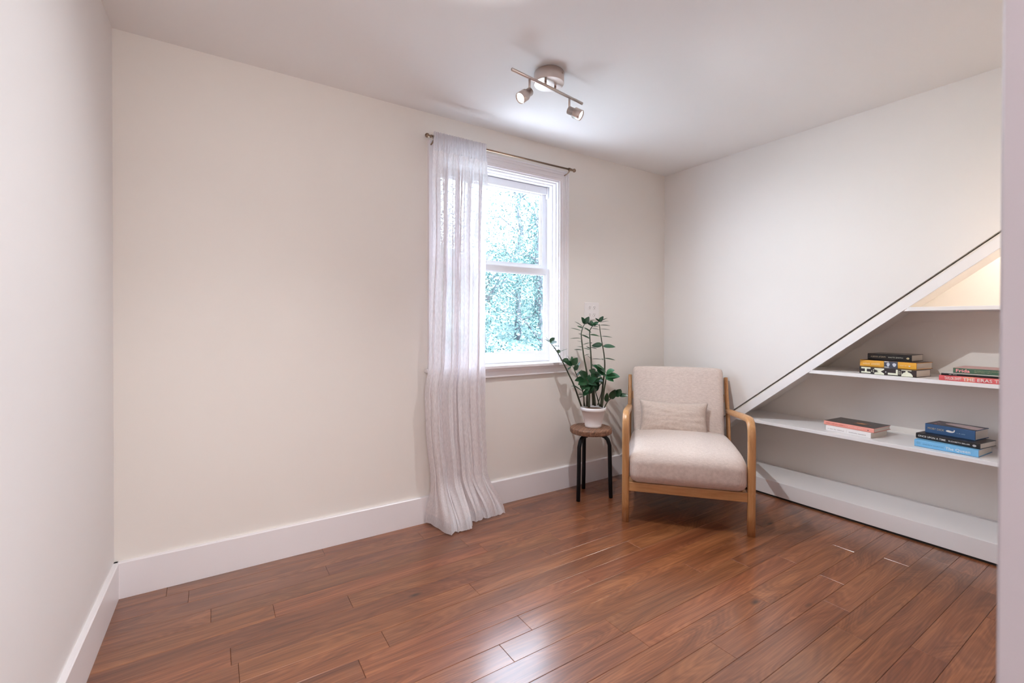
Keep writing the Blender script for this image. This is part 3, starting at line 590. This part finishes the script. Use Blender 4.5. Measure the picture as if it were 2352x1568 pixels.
# short stout stems with large leaves
stem([Z(402, 800), Z(404, 720), Z(398, 640), Z(380, 600)], .0085, LV([
    (380, 600, 325, 556, 58, -.05), (376, 604, 296, 615, 44, -.04), (384, 600, 350, 548, 44, -.03), (392, 622, 318, 640, 56, -.06), (396, 634, 440, 640, 46, -.06), (398, 640, 445, 595, 50, -.05), (400, 668, 340, 668, 52, -.07), (402, 690, 355, 720, 40, -.05), (404, 660, 447, 640, 26, -.07), (400, 640, 372, 690, 40, -.07), (398, 650, 372, 575, 34, .02), (402, 690, 428, 620, 36, -.02), (404, 700, 380, 636, 40, -.04), (404, 720, 440, 668, 30, .02), (398, 640, 410, 580, 34, .03)]), -.03, dz0=-.03)
stem([Z(452, 795), Z(446, 720), Z(448, 650), Z(462, 590)], .0075, LV([
    (462, 590, 410, 545, 46, -.02), (462, 590, 505, 560, 44, -.02), (455, 610, 415, 580, 52, -.04), (452, 625, 498, 622, 38, -.05), (450, 650, 424, 600, 50, -.03), (462, 700, 502, 625, 20, -.03), (458, 705, 480, 640, 30, .0), (448, 640, 470, 690, 34, .0), (455, 620, 470, 560, 34, .03), (448, 660, 480, 600, 34, -.03), (448, 700, 425, 640, 30, .02), (450, 640, 440, 575, 34, .0)]), .01)
stem([Z(498, 802), Z(510, 700), Z(522, 620), Z(520, 575)], .0070, LV([
    (520, 575, 450, 540, 52, -.05), (518, 570, 428, 500, 48, -.07), (522, 560, 430, 495, 40, -.09), (520, 580, 596, 575, 50, -.08), (524, 600, 592, 580, 44, -.08), (524, 565, 560, 535, 46, -.07), (522, 590, 560, 612, 40, -.06), (500, 530, 440, 498, 36, -.10)]), -.035, bright=True, dz0=-.02)
stem([Z(486, 800), Z(470, 750), Z(458, 700), Z(470, 640)], .0050, LV([(470, 640, 502, 600, 26, -.02), (460, 700, 440, 640, 24, .02)]), .03)
stem([Z(380, 800), Z(372, 750), Z(372, 700)], .0040, LV([(372, 700, 352, 650, 26, .02), (372, 702, 392, 650, 24, .0)]), .05)
stem([Z(470, 790), Z(500, 720), Z(512, 660)], .0040, LV([(512, 660, 505, 600, 26, .02)]), .04)

# ------------------------------------------------------------------ armchair
O = Vector((-0.9055, -0.8835, 0)); cu = Vector((0.65504, -0.75559, 0)); RZC = math.atan2(cu.y, cu.x)
ch = thing('armchair', O, 'oatmeal upholstered armchair with bent honey wood arms in the corner', 'armchair', rz=RZC)
HW = 0.337
def arc_path(pts, n=7): return smoothpath(pts, n)
for s in (-1, 1):
    bm = bmesh.new(); u = s * HW
    path = [(u, 0, 0.0), (u, 0, .12), (u, .0, .30), (u, .0, .46), (u, .001, .545), (u, .008, .585), (u, .028, .614), (u, .062, .626), (u, .11, .624), (u, .25, .610), (u, .45, .586), (u, .64, .562), (u, .735, .551)]
    tube(bm, path, .02, 16, up0=(1, 0, 0), sec=(1.02, .88)); obj('arm_frame', bm, M['oak'], ch, smooth=True)
    bm = bmesh.new(); path = [(u, .80, 0.0), (u, .755, .10), (u, .715, .22), (u, .712, .32), (u, .735, .45), (u, .772, .56), (u, .815, .66), (u, .862, .772)]
    tube(bm, smoothpath(path, 4), .018, 14, up0=(1, 0, 0), sec=(.75, 1.05)); obj('back_post', bm, M['oak'], ch, smooth=True)
bm = bmesh.new(); box(bm, -HW + .018, HW - .018, -.008, .016, .183, .236, .004, 2); obj('front_rail', bm, M['oakx'], ch)
for s in (-1, 1):
    bm = bmesh.new(); box(bm, s * (HW - .03) - .011, s * (HW - .03) + .011, .017, .70, .19, .23, .003, 1); obj('side_rail', bm, M['oak'], ch)
bm = bmesh.new(); box(bm, -HW + .018, HW - .018, .70, .722, .20, .25, .003, 1); obj('rear_rail', bm, M['oakx'], ch)
bm = bmesh.new(); box(bm, -HW + .018, HW - .018, .800, .820, .60, .66, .003, 1); obj('top_rail', bm, M['oakx'], ch)
bm = bmesh.new(); box(bm, -.285, .285, .03, .68, .218, .232, .004, 1); obj('seat_deck', bm, M['blackmetal'], ch)
# seat cushion
sw, sd, sh2 = 0.318, 0.335, 0.098
def seatfn(q, p):
    x, y, z = q; fx, fy = x / sw, y / sd
    if z > 0: k_ = min(1, z / .04); z += k_ * .036 * (1 - abs(fx) ** 2.6) * (1 - .6 * abs(fy) ** 3); z += -.016 * (fy * .5 + .5) * k_; z -= k_ * .028 * max(0, -fy) ** 3
    bul = (1 - (z / .13) ** 2)
    x += math.copysign(.010 * bul * (1 - fy * fy), x) if abs(fx) > .9 else 0
    y += (-.012 * bul * (1 - fx * fx) if fy < -.9 else 0)
    if fy < -.3 and z < -.03: y += .006 * sst(-.03, -.1, z)
    return (x, y, z + .0015 * noise.noise(Vector((x * 12, y * 12, z * 12))))
bm = bmesh.new(); rbox(bm, sw, sd, sh2, .052, 24, seatfn); bmesh.ops.translate(bm, verts=bm.verts, vec=(0, .305, .330)); obj('seat_cushion', bm, M['linen'], ch, smooth=True)
# back cushion, reclined
bw, bt, bh = 0.305, 0.060, 0.285
def backfn(q, p):
    x, y, z = q; fx, fz = x / bw, z / bh
    y += math.copysign(.018 * (1 - fx * fx) * (1 - fz * fz), y) if abs(y) > .03 else 0
    z += .006 * (1 - fx * fx) if fz > .9 else 0
    x += math.copysign(.007, x) * (fz) if abs(fx) > .9 else 0
    return (x, y, z + .0012 * noise.noise(Vector((x * 10, y * 10, z * 10))))
bm = bmesh.new(); rbox(bm, bw, bt, bh, .032, 20, backfn); bmesh.ops.rotate(bm, verts=bm.verts, cent=(0, 0, 0), matrix=Matrix.Rotation(-math.radians(20.5), 3, 'X')); bmesh.ops.translate(bm, verts=bm.verts, vec=(-.004, .728, .568))
obj('back_cushion', bm, M['linen'], ch, smooth=True)

# lumbar pillow leaning on the back cushion
def pillow_mesh(hx, hz, T, n=34):
    bm = bmesh.new(); idx = {}
    for side in (-1, 1):
        for i in range(n + 1):
            for j in range(n + 1):
                edge = i in (0, n) or j in (0, n)
                if side == 1 and edge: idx[(1, i, j)] = idx[(-1, i, j)]; continue
                a, b = -1 + 2 * i / n, -1 + 2 * j / n
                x = a * hx * (1.02 - .075 * (1 - b * b)); z = b * hz * (1.03 - .13 * (1 - a * a) * (1 if b > 0 else .3))
                th = T * (max(0, 1 - abs(a) ** 2.6) * max(0, 1 - abs(b) ** 2.4)) ** .5
                wr = .004 * noise.noise(Vector((a * 2.5, b * 5, side))) * (1 if not edge else 0) + .0035 * math.sin(b * 16 + 3 * a) * max(0, abs(a) - .62) * 2.2 * (0 if edge else 1)
                y = side * (th + wr * (th / T + .15))
                idx[(side, i, j)] = bm.verts.new((x, y if not edge else 0, z))
    for side in (-1, 1):
        for i in range(n):
            for j in range(n):
                q = [idx[(side, i, j)], idx[(side, i + 1, j)], idx[(side, i + 1, j + 1)], idx[(side, i, j + 1)]]
                bm.faces.new(q if side == -1 else q[::-1])
    return bm
pb = pillow_mesh(.224, .116, .056); bmesh.ops.rotate(pb, verts=pb.verts, cent=(0, 0, 0), matrix=Matrix.Rotation(-math.radians(21), 3, 'X') @ Matrix.Rotation(math.radians(1.0), 3, 'Y'))
pil = obj('lumbar_cushion', pb, M['linen2'], None, O + cu * -.040 + Vector((-cu.y, cu.x, 0)) * .575 + Vector((0, 0, .514)), smooth=True, norecalc=True, label='small oblong oatmeal cushion leaning on the armchair back', cat='cushion')
pil.rotation_euler = (0, 0, RZC)

# ------------------------------------------------------------------ books
FONT = None
PAGE = mat('book_pages', (0.72, 0.66, 0.58), 0.8); bumped(PAGE, 1, 0.3, 0.0006, 1, None, (20, 20, 1400))
def marks(name, m, parent, x0, x1, zc, hgt, upright=False, seed=1):
    """lettering too small to read in the photograph: a row of short strokes of uneven width"""
    R = random.Random(seed); bm = bmesh.new(); L = hgt if upright else x1 - x0; u = (x1 - x0) if upright else hgt; t = 0.0
    while t < L - u * .3:
        if R.random() < .14: t += u * .55; continue
        wd = min(u * R.uniform(.28, .62), L - t); h_ = u * R.uniform(.62, 1.0)
        a, b, c, d = (x0 + t, x0 + t + wd * .72, zc - hgt / 2, zc - hgt / 2 + h_) if not upright else (x0, x0 + h_, zc - hgt / 2 + t, zc - hgt / 2 + t + wd * .72)
        bm.faces.new([bm.verts.new(p) for p in ((a, -.0008, c), (b, -.0008, c), (b, -.0008, d), (a, -.0008, d))]); t += wd
    return obj(name, bm, m, parent, norecalc=True)
def textmesh(name, s, m, parent, x0, x1, zc, hgt, y=-0.0007, rot=None, bold=0.0, at=None):
    """s drawn on the spine from x0 to x1, centred on height zc, letters hgt tall"""
    cu_ = bpy.data.curves.new(name, 'FONT'); cu_.body = s; cu_.size = 1; cu_.extrude = 0.0; cu_.offset = bold; cu_.align_x = 'LEFT'; cu_.resolution_u = 2
    to = bpy.data.objects.new(name, cu_); COL.objects.link(to); dg = bpy.context.evaluated_depsgraph_get(); me = bpy.data.meshes.new_from_object(to.evaluated_get(dg))
    COL.objects.unlink(to); bpy.data.objects.remove(to); bpy.data.curves.remove(cu_)
    vs = me.vertices
    if rot:                                   # letters turned a quarter so that they read from the side
        for v in vs: v.co = Vector((v.co.y, -v.co.x, 0)) if rot > 0 else Vector((-v.co.y, v.co.x, 0))
    ax0, ax1 = min(v.co.x for v in vs), max(v.co.x for v in vs); ay0, ay1 = min(v.co.y for v in vs), max(v.co.y for v in vs)
    for v in vs:
        X_ = x0 + (v.co.x - ax0) / (ax1 - ax0) * (x1 - x0); Z_ = zc - hgt / 2 + (v.co.y - ay0) / (ay1 - ay0) * hgt
        v.co = (X_, y, Z_)
    me.materials.clear(); me.materials.append(m); o = bpy.data.objects.new(name, me); COL.objects.link(o); o.parent = parent; return o
def book(label, loc, ang, L, Wd, T, cover, group, hard=True, back_cover=None):
    b = thing('book', loc, label, 'book', group, rz=math.radians(ang)); c = 0.0022 if hard else 0.0008; o_ = 0.003 if hard else 0.0
    bm = bmesh.new(); y1 = Wd
    box(bm, 0, L, 0.002, y1, 0, c); box(bm, 0, L, 0.002, y1, T - c, T)
    # slightly rounded spine
    pts = [(0.004, 0), (0.0015, .001), (0.0, .003), (-0.0004, T / 2), (0.0, T - .003), (0.0015, T - .001), (0.004, T)]
    prism(bm, pts + [(c + .0035, T - c), (c + .0035, c)], 0, 0, L)
    cov = obj('cover', bm, cover, b)
    bm = bmesh.new(); box(bm, o_, L - o_, c + .002, Wd - o_ * 1.3, c, T - c); obj('pages', bm, PAGE, b); b['T'] = T
    del b['T']; return b
def patch(name, m, parent, pts, y=None, z=None):
    bm = bmesh.new()
    vs = [bm.verts.new((p[0], y, p[1]) if y is not None else (p[0], p[1], z)) for p in pts]; bm.faces.new(vs); return obj(name, bm, m, parent, norecalc=True)
def cm(name, c, r=0.45): return mat(name, c, r)
INK = cm('ink_white', (0.80, 0.77, 0.72)); INKD = cm('ink_dark', (0.05, 0.05, 0.07)); GOLD = cm('ink_gold', (0.55, 0.42, 0.22)); CREAM = cm('ink_cream', (0.74, 0.74, 0.58))
g1 = 'books stacked on the shelves'
# lower shelf, left stack
b = book('white paperback at the bottom of the two-book stack', (.070, -1.188, .5003), -95.9, .246, .182, .031, cm('white_cover', (.80, .77, .75)), g1, False)
GR = cm('ink_faint', (.50, .46, .45)); 
marks('faint_lettering', GR, b, .012, .105, .014, .007, False, 3); marks('faint_lettering', GR, b, .13, .225, .014, .007, False, 4)
patch('rule', GR, b, [(.117, .004), (.118, .004), (.118, .027), (.117, .027)], y=-.0009)
bk = book('thin coral-spined book with a dark painted cover, topmost of the two', (.085, -1.170, .5318), -94.6, .272, .200, .0245, cm('coral_cover', (.80, .33, .27)), g1)
fac = mat('painted_flower_cover', (.01, .008, .008), .3); tcx = N(fac, 'ShaderNodeTexCoord'); nn1 = N(fac, 'ShaderNodeTexNoise'); nn1.inputs['Scale'].default_value = 26; nn1.inputs['Detail'].default_value = 3
Lk(fac, tcx.outputs['Object'], nn1.inputs['Vector']); vm = N(fac, 'ShaderNodeVectorMath', operation='DISTANCE'); vm.inputs[1].default_value = (.175, .105, .0245); mps = N(fac, 'ShaderNodeMapping'); mps.inputs['Scale'].default_value = (1, 1.1, 1)
Lk(fac, tcx.outputs['Object'], mps.inputs[0]); Lk(fac, mps.outputs[0], vm.inputs[0]); mrr = N(fac, 'ShaderNodeMapRange'); mrr.inputs['From Min'].default_value = 0.0; mrr.inputs['From Max'].default_value = .085; mrr.inputs['To Min'].default_value = .34; mrr.inputs['To Max'].default_value = -.25
Lk(fac, vm.outputs['Value'], mrr.inputs['Value']); ad = N(fac, 'ShaderNodeMath', operation='ADD'); Lk(fac, nn1.outputs['Fac'], ad.inputs[0]); Lk(fac, mrr.outputs[0], ad.inputs[1])
rr = ramp(fac, ad.outputs[0], [(0.0, (.012, .010, .010)), (.55, (.015, .010, .009)), (.64, (.28, .06, .02)), (.74, (.75, .33, .08)), (.84, (.85, .55, .25))]); Lk(fac, rr.outputs[0], fac.node_tree.nodes['Principled BSDF'].inputs['Base Color'])
bm = bmesh.new(); box(bm, .0, .272, .0025, .2003, .0246, .0252); obj('painted_front_cover', bm, fac, bk)
bm = bmesh.new(); box(bm, .0, .272, .0025, .2003, -.0006, -.0001); obj('back_cover', bm, INKD, bk)
marks('lettering', cm('ink_rust', (.58, .17, .13)), bk, .014, .125, .0125, .0065, False, 6); marks('lettering', cm('ink_coral', (.86, .52, .46)), bk, .14, .215, .0125, .006, False, 5)
patch('emblem', INKD, bk, [(.243 + .0042 * math.cos(a), .012 + .0042 * math.sin(a)) for a in [i * PI / 6 - PI for i in range(7)]], y=-.0009)
# lower shelf, right stack
b = book('light blue hardback, bottom of the three on the lower shelf', (.060, -1.627, .5003), -93.6, .256, .195, .0365, cm('light_blue_cover', (.17, .45, .72)), g1)
textmesh('title', 'The Queen', INK, b, .130, .226, .0165, .017); textmesh('author_lettering', 'ANDREW MORTON', cm('ink_blue', (.05, .16, .33)), b, .036, .122, .0175, .0068)
for i, hh in enumerate((.006, .011, .016, .010, .014, .008)):
    patch('emblem', cm('ink_slate', (.10, .26, .42)), b, [(.008 + .0034 * i, .0205 - hh / 2), (.0092 + .0034 * i, .0205 - hh / 2), (.0092 + .0034 * i, .0205 + hh / 2), (.008 + .0034 * i, .0205 + hh / 2)], y=-.0009)
bm = bmesh.new(); box(bm, 0, .2562, .001, .1955, -.0002, .0010); obj('back_board', bm, cm('navy_edge', (.02, .06, .16)), b)
b = book('black hardback, middle of the three, under the whale book', (.108, -1.620, .5368), -98.6, .266, .172, .0290, cm('black_cover', (.010, .008, .008), .35), g1)
textmesh('title', 'ONCE UPON A TIME', INK, b, .010, .130, .0150, .0095, bold=.012); textmesh('author_lettering', 'ELIZABETH BELLER', INK, b, .142, .228, .0150, .0062, bold=.01)
patch('emblem', GR, b, [(.245 + .0075 * math.cos(a), .014 + .0055 * math.sin(a)) for a in [i * PI / 8 for i in range(16)]], y=-.0009)
b = book('thick navy hardback with a white whale on its spine', (.158, -1.646, .5660), -97.7, .208, .155, .0505, cm('denim_cover', (.028, .085, .20), .7), g1)
textmesh('title', 'MOBY DICK', GOLD, b, .012, .083, .0270, .0105); marks('author_lettering', cm('ink_pale_blue', (.30, .42, .55)), b, .134, .170, .0235, .0035, False, 7)
wh = [(0, .004), (.003, .0085), (.010, .0105), (.018, .009), (.026, .0065), (.031, .0075), (.034, .011), (.033, .014), (.030, .0155), (.035, .0148), (.0385, .0160), (.0375, .0125), (.0372, .008), (.035, .003), (.029, -.0005), (.020, -.002), (.010, -.001), (.003, .001)]
patch('whale_emblem', INK, b, [(.090 + x_ * 1.0, .0225 + z_ * .95) for x_, z_ in wh], y=-.0009)
bm = bmesh.new(); box(bm, 0.001, .207, .003, .1545, .0505, .0511); fcv = obj('front_cover', bm, cm('midnight_cover', (.022, .014, .030), .35), b)
wl = [(.055, .095), (.065, .120), (.10, .128), (.15, .125), (.207, .110), (.207, .030), (.18, .028), (.13, .045), (.08, .060), (.058, .075)]
patch('cover_picture', cm('blush_picture', (.55, .40, .40), .35), fcv, wl, z=.0513); patch('cover_picture', cm('pink_picture', (.75, .25, .36)), fcv, [(.028, .025), (.034, .022), (.037, .040), (.031, .046)], z=.0513); patch('cover_picture', cm('pink_picture', (.75, .35, .45)), fcv, [(.018, .085), (.034, .080), (.036, .084), (.020, .092)], z=.0513)
# middle shelf, left stack
b = book('black book with huge cream letters down its spine', (.055, -1.370, .8773), -95.4, .272, .172, .0385, cm('brown_black_cover', (.020, .012, .012), .3), g1)
textmesh('title', 'H', CREAM, b, .010, .058, .021, .033, rot=1, bold=.03); textmesh('title', 'M', CREAM, b, .077, .125, .019, .035, rot=1, bold=.03); textmesh('title', 'L', CREAM, b, .143, .190, .020, .031, rot=-1, bold=.03)
for x_, h_ in ((.062, .012), (.071, .021), (.194, .022), (.203, .024)):
    marks('small_lettering', CREAM, b, x_, x_ + .0045, .020, h_, True, int(x_ * 1000))
patch('disc_emblem', CREAM, b, [(.232 + .026 * math.cos(a), .002 + .024 * math.sin(a)) for a in [i * PI / 14 for i in range(15)]], y=-.0009)
patch('bar_emblem', CREAM, b, [(.206, .0335), (.252, .0325), (.252, .0370), (.206, .0375)], y=-.0009); patch('ring_emblem', CREAM, b, [(.230 + .0055 * math.cos(a), .0275 + .0045 * math.sin(a)) for a in [i * PI / 8 for i in range(16)]], y=-.0010); patch('dot_emblem', GR, b, [(.133 + .003 * math.cos(a), .018 + .004 * math.sin(a)) for a in [i * PI / 6 for i in range(12)]], y=-.0009)
b = book('yellow-spined book with a black-and-white band, middle of its stack', (.120, -1.350, .9161), -97.4, .278, .180, .0365, cm('amber_cover', (.80, .38, .022), .45), g1)
bm = bmesh.new(); box(bm, .125, .192, -.0012, .004, .0002, .0363); bnd = obj('photo_band', bm, INKD, b)
for x_, s_2 in ((.146, .0085), (.176, .0095)): patch('portrait', cm('ink_grey_white', (.62, .64, .70)), bnd, [(x_ + s_2 * .95 * math.cos(a) * (1 + .15 * math.sin(3 * a)), .018 + .0105 * math.sin(a)) for a in [i * PI / 7 for i in range(14)]], y=-.0014)
for z_ in (.003, .0335): patch('portrait_edge', INK, bnd, [(.127, z_ - .002), (.152, z_ - .002), (.148, z_ + .0022), (.127, z_ + .002)], y=-.0014)
YL = cm('ink_pale_yellow', (.86, .56, .22)); marks('lettering', YL, b, .016, .112, .017, .012, False, 8); marks('lettering', YL, b, .202, .240, .018, .006, False, 9)
patch('emblem', INK, b, [(.247 + .005 * math.cos(a), .019 + .005 * math.sin(a)) for a in [i * PI / 6 - PI for i in range(7)]], y=-.0009)
bm = bmesh.new(); box(bm, .001, .2785, .003, .1803, .0366, .0372); obj('front_cover', bm, cm('dark_brown_cover', (.03, .016, .014)), b); bm = bmesh.new(); box(bm, .001, .2785, .003, .1803, -.0004, .0006); obj('back_cover', bm, INKD, b)
b = book('black hardback with gold lettering, topmost of the left stack on the middle shelf', (.178, -1.368, .9535), -91.5, .212, .172, .0370, cm('ink_black_cover', (.010, .008, .008), .25), g1)
textmesh('title', 'A BOOK of DAYS', cm('ink_pale_gold', (.66, .60, .42)), b, .016, .090, .0195, .0085, bold=.012); textmesh('author_lettering', 'PATTI SMITH', CREAM, b, .104, .172, .0180, .0062)
patch('emblem', GOLD, b, [(.1865, .0165), (.193, .0115), (.199, .0115), (.203, .0165), (.199, .0225), (.193, .0225)], y=-.0009)
# middle shelf, right stack
rd = mat('coral_red_cover', (.66, .16, .13), .4); tcr = N(rd, 'ShaderNodeTexCoord'); nr = N(rd, 'ShaderNodeTexNoise'); nr.inputs['Scale'].default_value = 14; Lk(rd, tcr.outputs['Object'], nr.inputs['Vector'])
rq = ramp(rd, nr.outputs['Fac'], [(.35, (.52, .07, .08)), (.55, (.70, .13, .14)), (.72, (.82, .30, .20))]); Lk(rd, rq.outputs[0], rd.node_tree.nodes['Principled BSDF'].inputs['Base Color'])
b = book('coral red book, bottom of the right stack on the middle shelf', (.003, -1.741, .8773), -89.7, .285, .22, .0262, rd, g1)
textmesh('title', 'TAYLOR SWIFT', INK, b, .022, .086, .0130, .0150, bold=.01); textmesh('title', 'THE ERAS TOUR', INK, b, .091, .270, .0130, .0155, bold=.01)
b = book('very thin black book between the red and green ones', (.008, -1.748, .9037), -88, .275, .21, .0112, cm('gloss_black_cover', (.006, .006, .008), .25), g1)
marks('lettering', GR, b, .030, .060, .0062, .0028, False, 10)
bm = bmesh.new(); box(bm, .001, .275, .002, .21, .0112, .0122); obj('white_cover_edge', bm, INK, b)
b = book('dark green book with pink title, top of the right stack', (.055, -1.783, .9162), -88.6, .205, .21, .0255, cm('forest_green_cover', (.035, .085, .055), .4), g1)
textmesh('title', 'Frida', cm('ink_pink', (.82, .27, .31)), b, .011, .063, .0125, .0165, bold=.02); marks('small_lettering', cm('ink_olive', (.28, .26, .17)), b, .080, .185, .0165, .0036, False, 11); marks('small_lettering', cm('ink_olive_grey', (.28, .26, .17)), b, .080, .140, .0085, .0036, False, 12)
bm = bmesh.new(); box(bm, .001, .204, .003, .2095, .0256, .0262); obj('front_cover', bm, cm('rose_cover', (.66, .40, .38)), b)

# ------------------------------------------------------------------ floor lamp out of view at the right (seen mirrored in the pane)
fl = thing('floor_lamp', (-0.38, -2.29, 0), 'lit floor lamp with a cream drum shade beside the bookcase end', 'lamp')
bm = bmesh.new(); lathe(bm, [(0, 0), (.13, 0), (.13, .015), (.02, .025), (.012, .03), (.012, 1.48), (0, 1.48)], 32); obj('stand', bm, M['brass'], fl, smooth=True)
shm = bpy.data.materials.new('cream_lamp_shade'); shm.use_nodes = True; shm.node_tree.nodes.clear(); a_ = N(shm, 'ShaderNodeBsdfDiffuse'); b_ = N(shm, 'ShaderNodeBsdfTranslucent'); c_2 = N(shm, 'ShaderNodeMixShader'); d_ = N(shm, 'ShaderNodeOutputMaterial')
for n_ in (a_, b_): n_.inputs[0].default_value = (.85, .80, .72, 1)
c_2.inputs[0].default_value = .6; Lk(shm, a_.outputs[0], c_2.inputs[1]); Lk(shm, b_.outputs[0], c_2.inputs[2]); Lk(shm, c_2.outputs[0], d_.inputs[0])
bm = bmesh.new(); lathe(bm, [(.155, 1.33), (.135, 1.72)], 40); obj('shade', bm, shm, fl, smooth=True, norecalc=True)
bm = bmesh.new(); lathe(bm, [(0, 1.335), (.152, 1.335)], 40); obj('diffuser', bm, shm, fl, norecalc=True); bm = bmesh.new(); lathe(bm, [(0, 1.715), (.134, 1.715)], 40); obj('diffuser', bm, shm, fl, norecalc=True)
lamp('floor_lamp_bulb', 'POINT', (-0.38, -2.29, 1.56), FLOOR_LAMP_POWER, (1.0, 0.88, 0.76), shadow_soft_size=0.045)

# ------------------------------------------------------------------ outside: slope and trees
GZ = lambda y: -0.5 + max(0, y - 3.2) * .30
def land(name, y0, y1, m, ny):
    bm = bmesh.new(); nx = 40; gv = {}
    for i in range(nx + 1):
        for j in range(ny + 1):
            X_ = -14 + 34 * i / nx; Y_ = y0 + (y1 - y0) * j / ny; gv[i, j] = bm.verts.new((X_, Y_, GZ(Y_) + (.25 * noise.noise(Vector((X_ * .5, Y_ * .5, 0))) if Y_ > 3.3 else 0)))
    for i in range(nx):
        for j in range(ny): bm.faces.new([gv[i, j], gv[i + 1, j], gv[i + 1, j + 1], gv[i, j + 1]])
    obj(name, bm, m, kind='structure', smooth=True)
land('ground', 0.3, 3.2, M['bounce_ground'], 4); land('hillside', 3.2, 26, M['hill'], 30)
def tree(x, y, h, cr, label, group, m, nleaf, crown_low=0.1, seed=0):
    R = random.Random(seed); gz = GZ(y) - .1
    t = thing('tree', (x, y, gz), label, 'tree', group)
    bm = bmesh.new(); path = [(0.02 * k * R.uniform(-1, 1), 0.02 * k * R.uniform(-1, 1), h * k / 8) for k in range(9)]; tube(bm, path, [.10 - .009 * k for k in range(9)], 8); obj('trunk', bm, M['bark'], t, smooth=True)
    bm = bmesh.new(); tips = []
    for k in range(16):
        a = R.uniform(0, 2 * PI); z0 = h * R.uniform(crown_low, .9); l = cr * R.uniform(.5, 1.0); st_ = Vector((0, 0, z0)); en = Vector((math.cos(a) * l, math.sin(a) * l, z0 + R.uniform(.1, .9)))
        mid = st_.lerp(en, .5) + Vector((0, 0, R.uniform(-.1, .2))); tube(bm, [st_, mid, en], [.028, .018, .007], 5); tips.append((st_, mid, en))
    obj('branches', bm, M['bark'], t)
    bm = bmesh.new()
    for k in range(nleaf):
        if R.random() < .6:
            a_, b_, c_2 = R.choice(tips); p = a_.lerp(b_, R.random()) if R.random() < .3 else b_.lerp(c_2, R.uniform(0, 1.1)); p = p + Vector([max(-.4, min(.4, R.gauss(0, q_))) for q_ in (.28, .28, .22)])
        else:
            th, ph = R.uniform(0, 2 * PI), math.acos(R.uniform(-1, 1)); rr_ = cr * R.random() ** .4; p = Vector((rr_ * math.sin(ph) * math.cos(th), rr_ * math.sin(ph) * math.sin(th), h * (.55 + crown_low / 2) + math.cos(ph) * rr_ / cr * h * .5))
        d = Vector((R.uniform(-1, 1), R.uniform(-1, 1), R.uniform(-.7, .4))).normalized(); s_3 = d.cross(Vector((R.uniform(-1, 1), R.uniform(-1, 1), R.uniform(-1, 1)))).normalized(); L = R.uniform(.035, .075)
        v = [bm.verts.new(p), bm.verts.new(p + d * L * .5 + s_3 * L * .28), bm.verts.new(p + d * L), bm.verts.new(p + d * L * .5 - s_3 * L * .28)]; bm.faces.new(v)
    obj('foliage', bm, m, t, norecalc=True, kind='stuff')
gt_ = 'leafy trees outside the window'
for i, (x, y, h, cr, nl, lo, lb_) in enumerate([
    (0.8, 4.6, 3.4, .80, 7000, .02, 'sunlit leafy tree outside, nearest the window behind the lower pane'),
    (2.6, 5.2, 4.0, .85, 7000, .10, 'tall leafy tree outside at the right edge of the panes'),
    (0.9, 6.9, 4.6, 1.05, 9000, .03, 'broad leafy tree behind the nearest one, mid window'),
    (3.6, 7.6, 4.6, 1.15, 9000, .02, 'leafy tree up the slope at the right of the window'),
    (-1.6, 5.4, 4.0, 1.1, 6000, .03, 'leafy tree outside seen through the sheer curtain'),
    (5.9, 9.9, 5.0, 1.4, 8000, .02, 'far leafy tree high on the slope at the right'),
    (1.6, 10.8, 5.0, 1.5, 10000, .02, 'far leafy tree high on the slope behind mid window'),
    (-1.4, 9.0, 5, 1.5, 6000, .02, 'far leafy tree high on the slope behind the curtain'),
    (1.05, 2.55, 1.55, .35, 4500, .0, 'low leafy sapling outside just beyond the right panes'),
    (-0.40, 2.55, 1.45, .35, 4000, .0, 'low leafy sapling outside close to the curtain edge')]):
    tree(x, y, h, cr, lb_, gt_, M['tree_leaf'] if i % 2 else M['tree_leaf2'], nl, lo, 100 + i)
